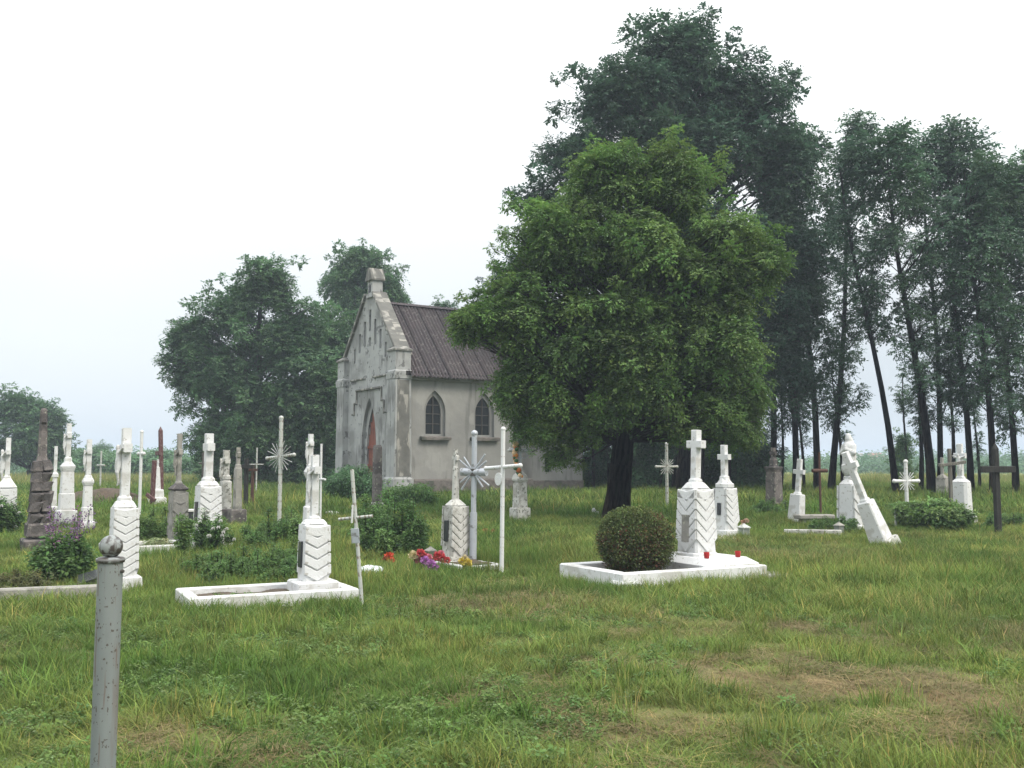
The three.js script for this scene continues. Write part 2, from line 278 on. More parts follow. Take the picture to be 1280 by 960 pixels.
// ------------------------------------------------------------------ the chapel
const CH = {};
{
  const phi = 33 * Math.PI / 180, W = 5.2, LN = 5.9, corner = at(498, 600, 36), base = 0.30;
  // local axes: +z out of the front, +x along the visible side wall normal; front wall lies in z = 0
  const turn = Math.atan2(-Math.cos(phi), Math.sin(phi));
  const ex = new THREE.Vector3(Math.cos(turn), 0, -Math.sin(turn));
  const o = new THREE.Vector3(corner.x, base, corner.z).addScaledVector(ex, -W / 2);
  const g = thing('chapel', 'small grey plastered chapel with steep corrugated roof and pointed windows', 'chapel', o, turn);
  CH.o = o; CH.turn = turn; CH.W = W; CH.L = LN;
  const H = (py, d) => at(640, py, d).y - base;
  const eave = H(468, 36), ridge = H(379, 38.1), plinthH = H(599, 36), fTop = ridge + 0.35;
  const arch = (w, y0, ySpring, yTop, hole = false) => {   // pointed arch outline
    const s = hole ? new THREE.Path() : new THREE.Shape(), a = yTop - ySpring; s.moveTo(-w, y0); s.lineTo(w, y0); s.lineTo(w, ySpring);
    s.quadraticCurveTo(w * 0.96, ySpring + a * 0.62, 0, yTop); s.quadraticCurveTo(-w * 0.96, ySpring + a * 0.62, -w, ySpring); s.lineTo(-w, y0); return s;
  };
  const shift = (p, x) => { const r = new (p.constructor)(p.getPoints(14).map(q => new THREE.Vector2(q.x + x, q.y))); return r; };
  const ext = (s, depth, bevel = 0) => { const e = new THREE.ExtrudeGeometry(s, { depth, bevelEnabled: bevel > 0, bevelSize: bevel, bevelThickness: bevel, bevelSegments: 1, curveSegments: 14 }); return e; };
  const T = 0.42;                                          // wall thickness
  // side walls with two pointed windows each
  const winX = [-1.55, -3.72], sill = H(545.5, 36.9), wTop = H(492, 36.9), wSpring = sill + (wTop - sill) * 0.58;
  for (const sgn of [1, -1]) {
    const s = new THREE.Shape(); s.moveTo(-LN, plinthH); s.lineTo(-0.1, plinthH); s.lineTo(-0.1, eave); s.lineTo(-LN, eave); s.lineTo(-LN, plinthH);
    for (const x of winX) s.holes.push(shift(arch(0.46, sill, wSpring, wTop + 0.12, true), x));
    const e = ext(s, T); e.rotateY(Math.PI / 2);           // shape x -> -z
    e.scale(1, 1, 1); e.translate(0, 0, 0);
    const pos = e.attributes.position; for (let i = 0; i < pos.count; i++) pos.setZ(i, -pos.getZ(i));   // shape x runs along z
    e.computeVertexNormals(); e.translate(sgn > 0 ? W / 2 - T - 0.12 : -W / 2 + 0.12, 0, 0);
    const wall = mesh('side_wall', boxUV(e), M.stucco, g);
    const xo = sgn * (W / 2 - 0.12);
    for (const x of winX) {
      const w = new THREE.Group(); w.name = 'window'; w.position.set(xo - sgn * 0.22, 0, x); w.rotation.y = sgn > 0 ? Math.PI / 2 : -Math.PI / 2; g.add(w);
      const ring = arch(0.47, sill - 0.01, wSpring, wTop + 0.13); ring.holes.push(new THREE.Path(arch(0.33, sill + 0.08, wSpring + 0.02, wTop - 0.06, true).getPoints(14)));
      mesh('frame', boxUV(ext(ring, 0.09, 0.01)), M.stucco, w);
      const pane = mesh('pane', boxUV(ext(arch(0.34, sill + 0.07, wSpring + 0.02, wTop - 0.05), 0.01)), M.glassDark, w); pane.position.z = 0.02;
      const mm = mesh('mullion', box(0.045, wTop - sill - 0.16, 0.05, 0.008), M.iron, w); mm.position.set(0, sill + 0.08, 0.045);
      for (const k of [0.25, 0.5, 0.72]) { const b = mesh('glazing_bar', box(0.62, 0.035, 0.04, 0.006), M.iron, w); b.position.set(0, sill + 0.08 + k * (wTop - sill - 0.1), 0.045); }
      const sl = mesh('sill', loft([[0, 0.62, 0.17, 0.01], [0.10, 0.64, 0.17, 0.02], [0.14, 0.62, 0.12, 0.02]]), M.plinth, w); sl.position.set(0, sill - 0.14, 0.24);
    }
    const cor = mesh('eaves_cornice', box(0.20, 0.16, LN - 0.16, 0.02), M.stucco, g); cor.position.set(sgn * (W / 2 - 0.04), eave - 0.16, -LN / 2 - 0.02);
  }
  // plinth of rough stone
  const pl = mesh('plinth', loft([[-0.5, W / 2 + 0.05, LN / 2 + 0.03, 0.03], [plinthH - 0.06, W / 2 + 0.05, LN / 2 + 0.03, 0.03], [plinthH, W / 2 - 0.02, LN / 2 - 0.04, 0.03]]), M.plinth, g); pl.position.z = -LN / 2;
  // back gable
  { const s = new THREE.Shape(); const hw = W / 2 - 0.12; s.moveTo(-hw, plinthH); s.lineTo(hw, plinthH); s.lineTo(hw, eave); s.lineTo(0, ridge - 0.1); s.lineTo(-hw, eave); s.lineTo(-hw, plinthH); const e = ext(s, 0.4); e.translate(0, 0, -LN - 0.01); mesh('rear_wall', boxUV(e), M.stucco, g); }
  // front gable wall with a deep pointed doorway and stepped blind slits
  const pierTop = H(437, 36.2), pierIn = W / 2 - 0.62;
  const gableY = H(452, 38);                               // where the raking edge starts
  const dw = 0.46, dSpring = 1.95, dTop = H(511, 38.4);
  {
    const s = new THREE.Shape(); const hw = W / 2 - 0.05;
    s.moveTo(-hw, -0.3); s.lineTo(hw, -0.3); s.lineTo(hw, gableY); s.lineTo(0.36, fTop); s.lineTo(-0.36, fTop); s.lineTo(-hw, gableY); s.lineTo(-hw, -0.3);
    s.holes.push(new THREE.Path(arch(dw + 0.2, 0, dSpring + 0.1, dTop + 0.42, true).getPoints(14)));
    const slit = (x, y0, y1, w = 0.10) => s.holes.push(new THREE.Path([[x - w, y0], [x + w, y0], [x + w, y1], [x - w, y1]].map(q => new THREE.Vector2(...q))));
    const y0 = H(452, 38.2);
    for (const [k, a, b] of [[-1.42, 0.05, 0.62], [-0.95, 0.42, 1.18], [-0.48, 0.62, 1.62], [0, 0.60, 0.95], [0, 1.2, 2.05], [0.48, 0.62, 1.62], [0.95, 0.42, 1.18], [1.42, 0.05, 0.62]]) slit(k, y0 + a, y0 + b, 0.09);
    const e = ext(s, 0.16); e.translate(0, 0, -0.16); mesh('front_wall', boxUV(e), M.facade, g);
    const b = new THREE.Shape(); b.moveTo(-hw + 0.02, -0.3); b.lineTo(hw - 0.02, -0.3); b.lineTo(hw - 0.02, gableY - 0.02); b.lineTo(0.34, fTop - 0.04); b.lineTo(-0.34, fTop - 0.04); b.lineTo(-hw + 0.02, gableY - 0.02); b.lineTo(-hw + 0.02, -0.3);
    b.holes.push(new THREE.Path(arch(dw, 0, dSpring, dTop, true).getPoints(14)));
    const eb = ext(b, 0.2); eb.translate(0, 0, -0.34); mesh('inner_wall', boxUV(eb), M.facade, g);
    // relief: string courses and stepped labels
    const bar = (x0, x1, y, h = 0.07, d = 0.06) => { const m = mesh('string_course', box(x1 - x0, h, d + 0.05, 0.012), M.damp, g); m.position.set((x0 + x1) / 2, y, d / 2 - 0.025); };
    bar(-1.75, -0.35, H(474, 38.4)); bar(0.35, 1.75, H(474, 38.4)); bar(-1.15, 1.15, H(488, 38.4), 0.08, 0.09);
    for (const q of [-1, 1]) { bar(q > 0 ? 1.10 : -1.36, q > 0 ? 1.36 : -1.10, H(504, 38.4)); bar(q > 0 ? 1.32 : -1.58, q > 0 ? 1.58 : -1.32, H(518, 38.4));
      for (const [x, ya, yb] of [[1.14, 504, 488], [1.36, 518, 504]]) { const m = mesh('label_moulding', box(0.07, H(yb, 38.4) - H(ya, 38.4), 0.1, 0.01), M.damp, g); m.position.set(q * x, H(ya, 38.4) + 0.05, 0.01); } }
    // raking coping
    for (const q of [-1, 1]) {
      const a = new THREE.Vector3(q * (hw + 0.02), gableY, 0), c = new THREE.Vector3(q * 0.3, fTop + 0.02, 0), L = a.distanceTo(c);
      const m = mesh('gable_coping', box(L, 0.12, 0.62, 0.02), M.damp, g); m.position.copy(a.clone().add(c).multiplyScalar(0.5)); m.position.z = -0.2; m.rotation.z = Math.atan2(c.y - a.y, c.x - a.x); if (q > 0) m.rotation.z += Math.PI;
    }
  }
  // door
  {
    const d = new THREE.Group(); d.name = 'door'; d.position.z = -0.24; g.add(d);
    for (const q of [-1, 1]) for (let k = 0; k < 3; k++) { const x = q * (0.08 + k * 0.156), yt = dSpring + (dTop - dSpring) * (1 - Math.pow(Math.abs(x) / (dw + 0.08), 1.5)) * 0.94; const m = mesh('plank', loft([[0, 0.076, 0.025, 0.008], [yt - 0.06, 0.076, 0.025, 0.008], [yt, 0.05, 0.025, 0.008]]), M.door, d); m.position.x = x; }
    for (const y of [0.35, 1.25, dSpring]) { const m = mesh('rail', box(0.9, 0.12, 0.05, 0.01), M.door, d); m.position.set(0, y, 0.05); }
    const hd = mesh('handle', rod([0.06, 1.05, 0.06], [0.06, 1.2, 0.06], 0.014), M.iron, d);
    const st = mesh('threshold', box(1.7, 0.16, 0.7, 0.02), M.plinth, g); st.position.set(0, -0.16, 0.1);
  }
  // corner piers with caps
  for (const q of [-1, 1]) {
    const p = new THREE.Group(); p.name = 'corner_pier'; p.position.set(q * (W / 2 - 0.24), 0, -0.12); g.add(p);
    mesh('shaft', loft([[-0.4, 0.42, 0.42, 0.02], [plinthH, 0.42, 0.42, 0.02], [plinthH + 0.08, 0.36, 0.36, 0.02], [H(473, 36), 0.33, 0.33, 0.02]]), M.facade, p);
    // the outer flank, black with damp
    const f = mesh('damp_render', loft([[0, 0.012, 0.28, 0.004], [H(473, 36) - plinthH - 0.15, 0.012, 0.24, 0.004]]), M.damp, p); f.position.set(q * 0.358, plinthH + 0.1, 0); f.rotation.z = q * 0.0085;
    mesh('band', loft([[H(473, 36), 0.36, 0.36, 0.02], [H(467, 36), 0.38, 0.38, 0.02], [H(464, 36), 0.38, 0.38, 0.02], [H(462, 36), 0.33, 0.33, 0.02]]), M.facade, p);
    mesh('block', loft([[H(462, 36), 0.32, 0.32, 0.02], [pierTop - 0.06, 0.32, 0.32, 0.02]]), M.facade, p);
    mesh('cap', loft([[pierTop - 0.06, 0.38, 0.38, 0.02], [pierTop, 0.38, 0.38, 0.02], [pierTop + 0.12, 0.20, 0.20, 0.02]]), M.damp, p);
  }
  // bellcote on the gable
  { const b = new THREE.Group(); b.name = 'bellcote'; b.position.set(0, fTop - 0.12, -0.2); b.scale.set(0.74, 0.95, 0.8); g.add(b);
    mesh('stem', loft([[0, 0.36, 0.34, 0.02], [0.12, 0.36, 0.34, 0.02], [0.14, 0.30, 0.28, 0.02], [0.72, 0.30, 0.28, 0.02]]), M.facade, b);
    const r = new THREE.Shape([[-0.40, 0], [0.40, 0], [0.40, 0.06], [0.12, 0.5], [-0.12, 0.5], [-0.40, 0.06]].map(q => new THREE.Vector2(...q))); const e = ext(r, 0.72, 0.01); e.translate(0, 0.72, -0.36); mesh('saddle_roof', boxUV(e), M.damp, b);
    const n = mesh('niche', boxUV(ext(arch(0.12, 0.22, 0.42, 0.58), 0.02)), M.glassDark, b); n.position.z = 0.275; }
  // corrugated roof sheets: each sheet a mesh
  {
    const over = 0.24, hw = W / 2 + over, slope = Math.atan2(ridge - eave + 0.05, hw - 0.0), LS = Math.hypot(hw, ridge - eave + 0.05) + 0.0, z0 = -0.36, z1 = -LN - 0.28, nS = 7, rows = 3;
    const wS = (z0 - z1) / nS;
    const corr = (w, l) => { const n = 36, P = [], I = [], U = []; for (let i = 0; i <= n; i++) { const x = -w / 2 + w * i / n, y = 0.045 * Math.cos(i / n * Math.PI * 2 * 6); for (const [v, t] of [[0, 0], [l, 0]]) { P.push(x, y, v); U.push(x, v); } } for (let i = 0; i < n; i++) { const a = i * 2; I.push(a, a + 1, a + 2, a + 2, a + 1, a + 3); }
      const gg = new THREE.BufferGeometry(); gg.setAttribute('position', new THREE.Float32BufferAttribute(P, 3)); gg.setAttribute('uv', new THREE.Float32BufferAttribute(U, 2)); gg.setIndex(I); gg.computeVertexNormals(); return gg; };
    const sheetG = corr(wS + 0.06, LS / rows + 0.1);
    reseed(77);
    for (const q of [-1, 1]) {
      const r = new THREE.Group(); r.name = 'roof_slope'; g.add(r);
      for (let k = 0; k < nS; k++) for (let j = 0; j < rows; j++) {
        const m = mesh('roof_sheet', sheetG, M.roof[(k * 2 + j + (rnd() * 3 | 0)) % 3], r);
        m.rotation.order = 'YXZ'; m.rotation.y = q * Math.PI / 2; m.rotation.x = slope; const t = j / rows * LS;
        m.position.set(q * t * Math.cos(slope), ridge + 0.06 - t * Math.sin(slope) + 0.012 * (rows - j) * 1.2 + rr(-0.006, 0.006), z0 - wS * (k + 0.5)); m.rotation.x += 0.008 + rr(-0.003, 0.003);
      }
    }
    const rd = mesh('ridge_cap', loft([[0, 0.16, (z0 - z1) / 2, 0.01], [0.10, 0.05, (z0 - z1) / 2, 0.01]]), M.roof[1], g); rd.position.set(0, ridge + 0.04, (z0 + z1) / 2);
    const under = new THREE.Shape([[-W / 2, eave], [W / 2, eave], [0, ridge - 0.02]].map(q => new THREE.Vector2(...q))); const e = ext(under, LN - 0.9); e.translate(0, -0.02, -LN + 0.4); mesh('roof_timbers', boxUV(e), M.oldWood, g);
    for (const q of [-1, 1]) { const f = mesh('fascia_board', box(0.05, 0.16, LN + 0.1, 0.008), M.oldWood, g); f.position.set(q * (W / 2 + 0.12), eave - 0.02, -LN / 2 - 0.25); }
  }
  // lower chancel set back behind the nave
  {
    const c = new THREE.Group(); c.name = 'chancel'; c.position.set(0, 0, -LN); g.add(c); const cw = W / 2 - 0.55, cl = 2.9, ce = eave - 0.9;
    const s = new THREE.Shape(); s.moveTo(0.05, plinthH - 0.1); s.lineTo(cl, plinthH - 0.1); s.lineTo(cl, ce); s.lineTo(0.05, ce); s.lineTo(0.05, plinthH - 0.1);
    s.holes.push(shift(arch(0.17, H(590, 39.6), H(574, 39.6), H(564, 39.6), true), 1.15));
    for (const q of [-1, 1]) { const e = ext(s, 0.35); const p = e.attributes.position; for (let i = 0; i < p.count; i++) { const x = p.getX(i), z = p.getZ(i); p.setX(i, q * (cw - z)); p.setZ(i, -x); } e.computeVertexNormals(); mesh('chancel_wall', boxUV(e), M.stucco, c);
      const w = mesh('pane', box(0.02, 1.1, 0.5, 0.004), M.glassDark, c); w.position.set(q * (cw - 0.2), H(592, 39.6), -1.15); }
    const p = mesh('chancel_plinth', box(cw * 2 + 0.12, plinthH + 0.3, cl + 0.06, 0.03), M.plinth, c); p.position.set(0, -0.4, -cl / 2);
    const bw = mesh('end_wall', box(cw * 2 - 0.02, ce - plinthH + 0.1, 0.3, 0.02), M.stucco, c); bw.position.set(0, plinthH - 0.1, -cl + 0.16);
    const rf = mesh('chancel_roof', loft([[ce - 0.02, cw + 0.2, cl / 2 + 0.12, 0.02], [ce + 0.06, cw + 0.2, cl / 2 + 0.12, 0.02], [ce + 1.7, 0.1, cl / 2 - 0.6, 0.02]]), M.roof[0], c); rf.position.set(0, 0, -cl / 2);
  }
  noGrass(o, turn, W / 2 + 0.1, (LN + 3) / 2, 0, -(LN + 3) / 2);
}
console.log('chapel');

// ------------------------------------------------------------------ monuments and crosses
const crucified = blob([
  [[0, 0.30, 0.03], [0, 0.17, 0.03], 0.042, 0.034], [[0, 0.17, 0.03], [0.012, 0.06, 0.05], 0.030, 0.024], [[0.012, 0.06, 0.05], [0, -0.08, 0.025], 0.023, 0.014], [[0, -0.08, 0.025], [0, -0.11, 0.045], 0.014, 0.01],
  [[-0.01, 0.355, 0.045], [-0.01, 0.385, 0.045], 0.026, 0.024], [[0, 0.30, 0.03], [0.15, 0.365, 0.015], 0.022, 0.011], [[0, 0.30, 0.03], [-0.15, 0.365, 0.015], 0.022, 0.011], [[0, 0.20, 0.035], [0, 0.12, 0.04], 0.040, 0.042]],
  [-0.18, -0.13, -0.03], [0.18, 0.42, 0.1], 46, 0.02);
const madonna = blob([
  [[0, 0.02, 0], [0, 0.30, 0], 0.17, 0.14], [[0, 0.30, 0], [0, 0.52, 0], 0.14, 0.13], [[0, 0.52, 0], [0, 0.60, 0], 0.12, 0.06], [[0, 0.60, 0.01], [0, 0.72, 0.01], 0.05, 0.05], [[0, 0.70, 0.015], [0, 0.76, 0.015], 0.068, 0.058],
  [[0, 0.66, -0.03], [0, 0.50, -0.06], 0.08, 0.11], [[0.13, 0.53, 0], [0.15, 0.38, 0.05], 0.052, 0.045], [[-0.13, 0.53, 0], [-0.15, 0.38, 0.05], 0.052, 0.045], [[0.15, 0.38, 0.05], [0.02, 0.46, 0.14], 0.042, 0.025], [[-0.15, 0.38, 0.05], [-0.02, 0.46, 0.14], 0.042, 0.025],
  [[0, 0.44, 0.14], [0, 0.54, 0.15], 0.028, 0.014], [[0.07, 0.02, 0.1], [0.05, 0.3, 0.1], 0.05, 0.03], [[-0.08, 0.02, 0.09], [-0.04, 0.3, 0.1], 0.05, 0.03]], [-0.22, -0.15, -0.2], [0.22, 0.84, 0.2], 52, 0.035);

function crossGeo(h, w, arm, armY, depth, foot = 1.25, ends = 0) {   // h high, w wide bars, arm half-span, armY of the bar's middle
  const a = w / 2, b = a * foot, y0 = armY - a, y1 = armY + a, s = new THREE.Shape();
  s.moveTo(-b, 0); s.lineTo(b, 0); s.lineTo(a, h * 0.10); s.lineTo(a, y0);
  if (ends) { s.lineTo(arm - ends, y0); s.lineTo(arm - ends, y0 - ends * 0.5); s.lineTo(arm, y0 - ends * 0.2); s.lineTo(arm, y1 + ends * 0.2); s.lineTo(arm - ends, y1 + ends * 0.5); s.lineTo(arm - ends, y1); }
  else { s.lineTo(arm, y0); s.lineTo(arm, y1); }
  s.lineTo(a, y1); s.lineTo(a, h); s.lineTo(-a, h); s.lineTo(-a, y1);
  if (ends) { s.lineTo(-arm + ends, y1); s.lineTo(-arm + ends, y1 + ends * 0.5); s.lineTo(-arm, y1 + ends * 0.2); s.lineTo(-arm, y0 - ends * 0.2); s.lineTo(-arm + ends, y0 - ends * 0.5); s.lineTo(-arm + ends, y0); }
  else { s.lineTo(-arm, y1); s.lineTo(-arm, y0); }
  s.lineTo(-a, y0); s.lineTo(-a, h * 0.10); s.lineTo(-b, 0);
  const bv = Math.min(0.014, w * 0.12), g = new THREE.ExtrudeGeometry(s, { depth: depth - 2 * bv, bevelEnabled: true, bevelSize: bv, bevelThickness: bv, bevelOffset: -bv, bevelSegments: 2 });
  g.translate(0, 0, -depth / 2 + bv); return boxUV(g);
}
// o: px, py (base), phi, tiers [name, y0, y1, w0, w1, cut] in picture units above the base (widths as seen), cross [y0, y1, w, span, armY]
function monument(o) {
  const p = o.depth ? onGround(o.px, o.depth) : ground(o.px, o.py), d = -p.z, s = d / F, phi = (o.phi ?? 32), turn = faceAt(phi), k = s / (Math.cos(phi * Math.PI / 180) + Math.sin(phi * Math.PI / 180));
  if (o.py && o.depth) p.y = at(o.px, o.py, o.depth).y;
  const g = thing(o.name ?? 'grave_monument', o.label, o.category ?? 'gravestone', p, turn, o.group), m = o.mat ?? M.white;
  if (o.lean) { const q = new THREE.Quaternion().setFromAxisAngle(new THREE.Vector3(0, 0, 1), o.lean * Math.PI / 180); g.quaternion.premultiply(q); }
  let shaft = null;
  o.tiers.forEach(([name, y0, y1, w0, w1, cut = 0.02], i) => {
    const lo = i === 0 ? -0.12 : y0 * s, c = cut;
    const t = y1 * s, a = w0 * k / 2, b = w1 * k / 2, bev = Math.min(0.018, (t - lo) * 0.2);
    const e = mesh(name, loft([[lo, a, a, c], [t - bev, b, b, c], [t, b - bev, b - bev, c]]), o.tierMat?.[i] ?? m, g);
    if (name === 'shaft') shaft = { y0: y0 * s, y1: t, a, b };
  });
  if (o.chevrons && shaft) {
    const n = o.chevrons, hB = (shaft.y1 - shaft.y0) * 0.97 / n, tilt = Math.atan2(shaft.a - shaft.b, shaft.y1 - shaft.y0);
    for (let i = 0; i < n; i++) {
      const y = shaft.y0 + (shaft.y1 - shaft.y0) * 0.015 + hB * i, f = (y - shaft.y0) / (shaft.y1 - shaft.y0), w = (shaft.a + (shaft.b - shaft.a) * f) * 0.95, rise = Math.min(w * (o.chevRise ?? 0.75), shaft.y1 - y - hB * 0.9);
      const th = hB * (o.bandFill ?? 0.72), top = Math.min(shaft.y1 - 0.01, y + rise + th);
      const S = new THREE.Shape([[-w, Math.min(y + rise, top - 0.02)], [0, y], [w, Math.min(y + rise, top - 0.02)], [w, top], [0, Math.min(y + th, top)], [-w, top]].map(q => new THREE.Vector2(q[0], q[1] - y)));
      const e = boxUV(new THREE.ExtrudeGeometry(S, { depth: 0.014, bevelEnabled: true, bevelSize: 0.010, bevelThickness: 0.014, bevelSegments: 2 }));
      for (const r of [Math.PI / 2, -Math.PI / 2, Math.PI, ...(o.frontChev ? [0] : [])]) {
        const out = shaft.a + (shaft.b - shaft.a) * f - 0.004, c = mesh('chevron_block', e, m, g); c.rotation.order = 'YXZ'; c.rotation.set(-tilt, r, 0); c.position.set(Math.sin(r) * out, y, Math.cos(r) * out);
      }
    }
  }
  if (o.plaque && shaft) {
    const [y0, y1, w] = o.plaque, ya = y0 * s, yb = y1 * s, f = ((ya + yb) / 2 - shaft.y0) / (shaft.y1 - shaft.y0), out = shaft.a + (shaft.b - shaft.a) * f, tilt = Math.atan2(shaft.a - shaft.b, shaft.y1 - shaft.y0);
    const q = mesh('plaque', box(w * 2 * out, yb - ya, 0.03, 0.008), o.plaqueMat ?? M.plaque, g); q.position.set(0, ya, out + 0.012 + Math.sin(tilt) * (yb - ya) / 2); q.rotation.x = -tilt;
  }
  if (o.cross) {
    const [y0, y1, w, span, armY, ends = 0] = o.cross, c = new THREE.Group(); c.name = 'cross'; c.position.y = y0 * s - 0.01; g.add(c); if (o.crossLean) c.rotation.x = o.crossLean * Math.PI / 180;
    const cw = w * k * 1.02, arm = span * k / 2, ay = (armY - y0) * s;
    mesh('cross_body', crossGeo((y1 - y0) * s, cw, arm, ay, cw, 1.3, ends * s), m, c);
    const bs = mesh('cross_foot', loft([[0, cw * 0.74, cw * 0.74, 0.02], [cw * 0.5, cw * 0.7, cw * 0.7, 0.02], [cw * 0.75, cw * 0.53, cw * 0.53, 0.02]]), m, c);
    if (o.figure) { const f = mesh('crucifix_figure', crucified, m, c), u = o.figure * arm / 0.15 * 0.95; f.scale.set(u, u, u); f.position.set(0, ay - 0.365 * u, cw / 2 - 0.005); }
  }
  noGrass(p, turn, o.tiers[0][3] * k / 2, o.tiers[0][3] * k / 2);
  return { g, p, s, k, turn, d };
}
// a low kerb round a grave, lying before a monument; f / b: reach before and behind, hw: half width, in metres
function kerb(label, p, turn, f, b, hw, h = 0.16, w = 0.14, m = M.white, soil = true, group) {
  const g = thing('grave_kerb', label, 'grave border', p, turn, group), lo = 0.35;
  const bar = (name, L, x, z, r) => { const e = mesh(name, loft([[-lo, L / 2, w / 2 + 0.01, 0.012], [h - 0.015, L / 2, w / 2, 0.012], [h, L / 2 - 0.015, w / 2 - 0.015, 0.012]]), m, g); e.position.set(x, 0, z); e.rotation.y = r; };
  bar('kerb_side', f + b, hw - w / 2, (f - b) / 2, Math.PI / 2); bar('kerb_side', f + b, -hw + w / 2, (f - b) / 2, Math.PI / 2);
  bar('kerb_end', 2 * hw - 2 * w - 0.01, 0, f - w / 2, 0); bar('kerb_end', 2 * hw - 2 * w - 0.01, 0, -b + w / 2, 0);
  if (soil) { const e = new THREE.PlaneGeometry(2 * hw - 2 * w, f + b - 2 * w, 14, 18); e.rotateX(-Math.PI / 2); const q = e.attributes.position; for (let i = 0; i < q.count; i++) q.setY(i, 0.05 + 0.06 * fbm(q.getX(i) * 4 + 9, q.getZ(i) * 4, 91, 3)); e.computeVertexNormals(); const o = mesh('soil', boxUV(e), M.soil, g); o.position.z = (f - b) / 2; }
  noGrass(p, turn, hw + 0.02, (f + b) / 2 + 0.02, 0, (f - b) / 2);
  return g;
}
const local = (p, turn, x, z) => { const q = new THREE.Vector3(p.x + Math.cos(turn) * x + Math.sin(turn) * z, 0, p.z - Math.sin(turn) * x + Math.cos(turn) * z); q.y = height(q.x, q.z); return q; };

// the row by the path
const m395 = monument({ label: 'white chevron monument with dark plaque and kerbed grave beside the leaning pipe cross', px: 391, py: 748, phi: 27, chevrons: 5, chevRise: 0.55, plaque: [38, 70, 0.42],
  tiers: [['base', 0, 22, 74, 70], ['shaft', 22, 91, 43, 39, 0.03], ['cap', 91, 96, 39, 31, 0.06]], cross: [95, 177, 12, 40, 158], figure: 0.9 });
kerb('low white kerb filled with soil in front of the white chevron monument beside the leaning pipe cross', m395.p, m395.turn, 1.55, 0.42, 0.52, 0.15, 0.13);
const m147 = monument({ label: 'tall white monument with many narrow chevron grooves behind the grey fence post', px: 152, py: 738, phi: 30, chevrons: 8, chevRise: 0.6, tiers: [['base', 0, 18, 60, 56], ['shaft', 18, 102, 41, 37, 0.03], ['cap', 102, 110, 37, 28, 0.05]], cross: [109, 201, 14.5, 42, 176], figure: 1.0 });
const m258 = monument({ label: 'white chevron monument with dark plaque and plain cross beside the white flowering rose', px: 258, py: 686, phi: 32, chevrons: 6, plaque: [32, 58, 0.4], tiers: [['base', 0, 18, 64, 62], ['shaft', 18, 78, 38, 33, 0.03], ['cap', 78, 83, 33, 26, 0.05]], cross: [82, 143, 13, 32, 126] });
kerb('long white kerb with dark soil before the white monument beside the flowering rose', m258.p, m258.turn, 1.75, 0.3, 0.62, 0.14, 0.14);
const m868 = monument({ label: 'large white herringbone monument with a slightly tilted cross, behind the clipped round bush', px: 869, depth: 14.5, phi: 34, chevrons: 6, chevRise: 0.95, frontChev: true, plaque: [42, 76, 0.42], plaqueMat: M.concrete, crossLean: -2.5,
  tiers: [['base', 0, 30, 62, 56, 0.06], ['shaft', 30, 108, 49, 40, 0.03], ['cap', 108, 115, 40, 30, 0.06]], cross: [114, 181, 13, 36, 163] });
const k868turn = faceAt(28), k868 = kerb('big white stepped kerb round the clipped bush', m868.p, k868turn, 1.85, 0.62, 0.80, 0.2, 0.16);
{ const e = mesh('step', loft([[-0.2, 0.74, 0.50, 0.05], [0.22, 0.72, 0.50, 0.05], [0.30, 0.60, 0.40, 0.08]]), M.white, k868); e.position.set(0, 0, -0.08); const t = mesh('corner_block', box(0.34, 0.22, 0.34, 0.03), M.white, k868); t.position.set(0.72, -0.12, 1.76); const u = mesh('rear_slab', box(1.9, 0.16, 0.5, 0.03), M.concrete, k868); u.position.set(0.05, -0.08, -0.72); }
const m905 = monument({ label: 'white herringbone monument with small dark plaque and moulded collar beside the glass lantern', px: 907, py: 671, phi: 38, chevrons: 6, chevRise: 0.9, plaque: [27, 42, 0.26], tiers: [['base', 0, 9, 42, 42], ['shaft', 9, 61, 34, 27, 0.05], ['collar', 61, 66, 29, 29, 0.08], ['cap', 66, 72, 25, 18, 0.08]], cross: [71, 114, 9.5, 24, 99] });
{ const e = mesh('base_step', box(1.25, 0.1, 1.25, 0.03), M.white, m905.g); e.position.y = -0.08; }
monument({ label: 'weathered grey monument with dark herringbone joints behind the paper flowers', px: 569, py: 703, phi: 33, mat: M.whiteOld, chevrons: 6, chevRise: 0.95, bandFill: 0.74, plaque: [26, 52, 0.4],
  tiers: [['base', 0, 8, 44, 42], ['shaft', 8, 70, 36, 31, 0.04], ['cap', 70, 77, 31, 18, 0.05], ['pillar', 77, 117, 11, 9, 0.02]], cross: [116, 140, 5.5, 17, 129, 3] });

// left hand rows
monument({ label: 'white monument carrying a cross and a small side figure, beside the dark boulder monument', px: 6, py: 664, phi: 30, chevrons: 5, tiers: [['base', 0, 8, 40, 38], ['shaft', 8, 54, 30, 27, 0.03], ['cap', 54, 66, 31, 12, 0.02]], cross: [65, 116, 7.5, 32, 98], figure: 1.1 });
monument({ label: 'slim white column with a small cross, partly hidden by the dark boulder monument', px: 67, py: 643, phi: 30, tiers: [['base', 0, 10, 12, 12], ['shaft', 10, 46, 8, 7], ['collar', 46, 51, 10, 10]], cross: [50, 85, 5, 9, 76] });
monument({ label: 'tall white stepped monument with a projecting cap and ornate crucifix', px: 82, py: 656, phi: 32, tiers: [['base', 0, 18, 33, 32], ['step', 18, 39, 25, 23], ['shaft', 39, 66, 21, 19], ['cap', 66, 72, 19, 23], ['cap_top', 72, 77, 23, 15], ['pedestal', 77, 81, 13, 10]], cross: [80, 126, 7.5, 17, 111, 2], figure: 1.3 });
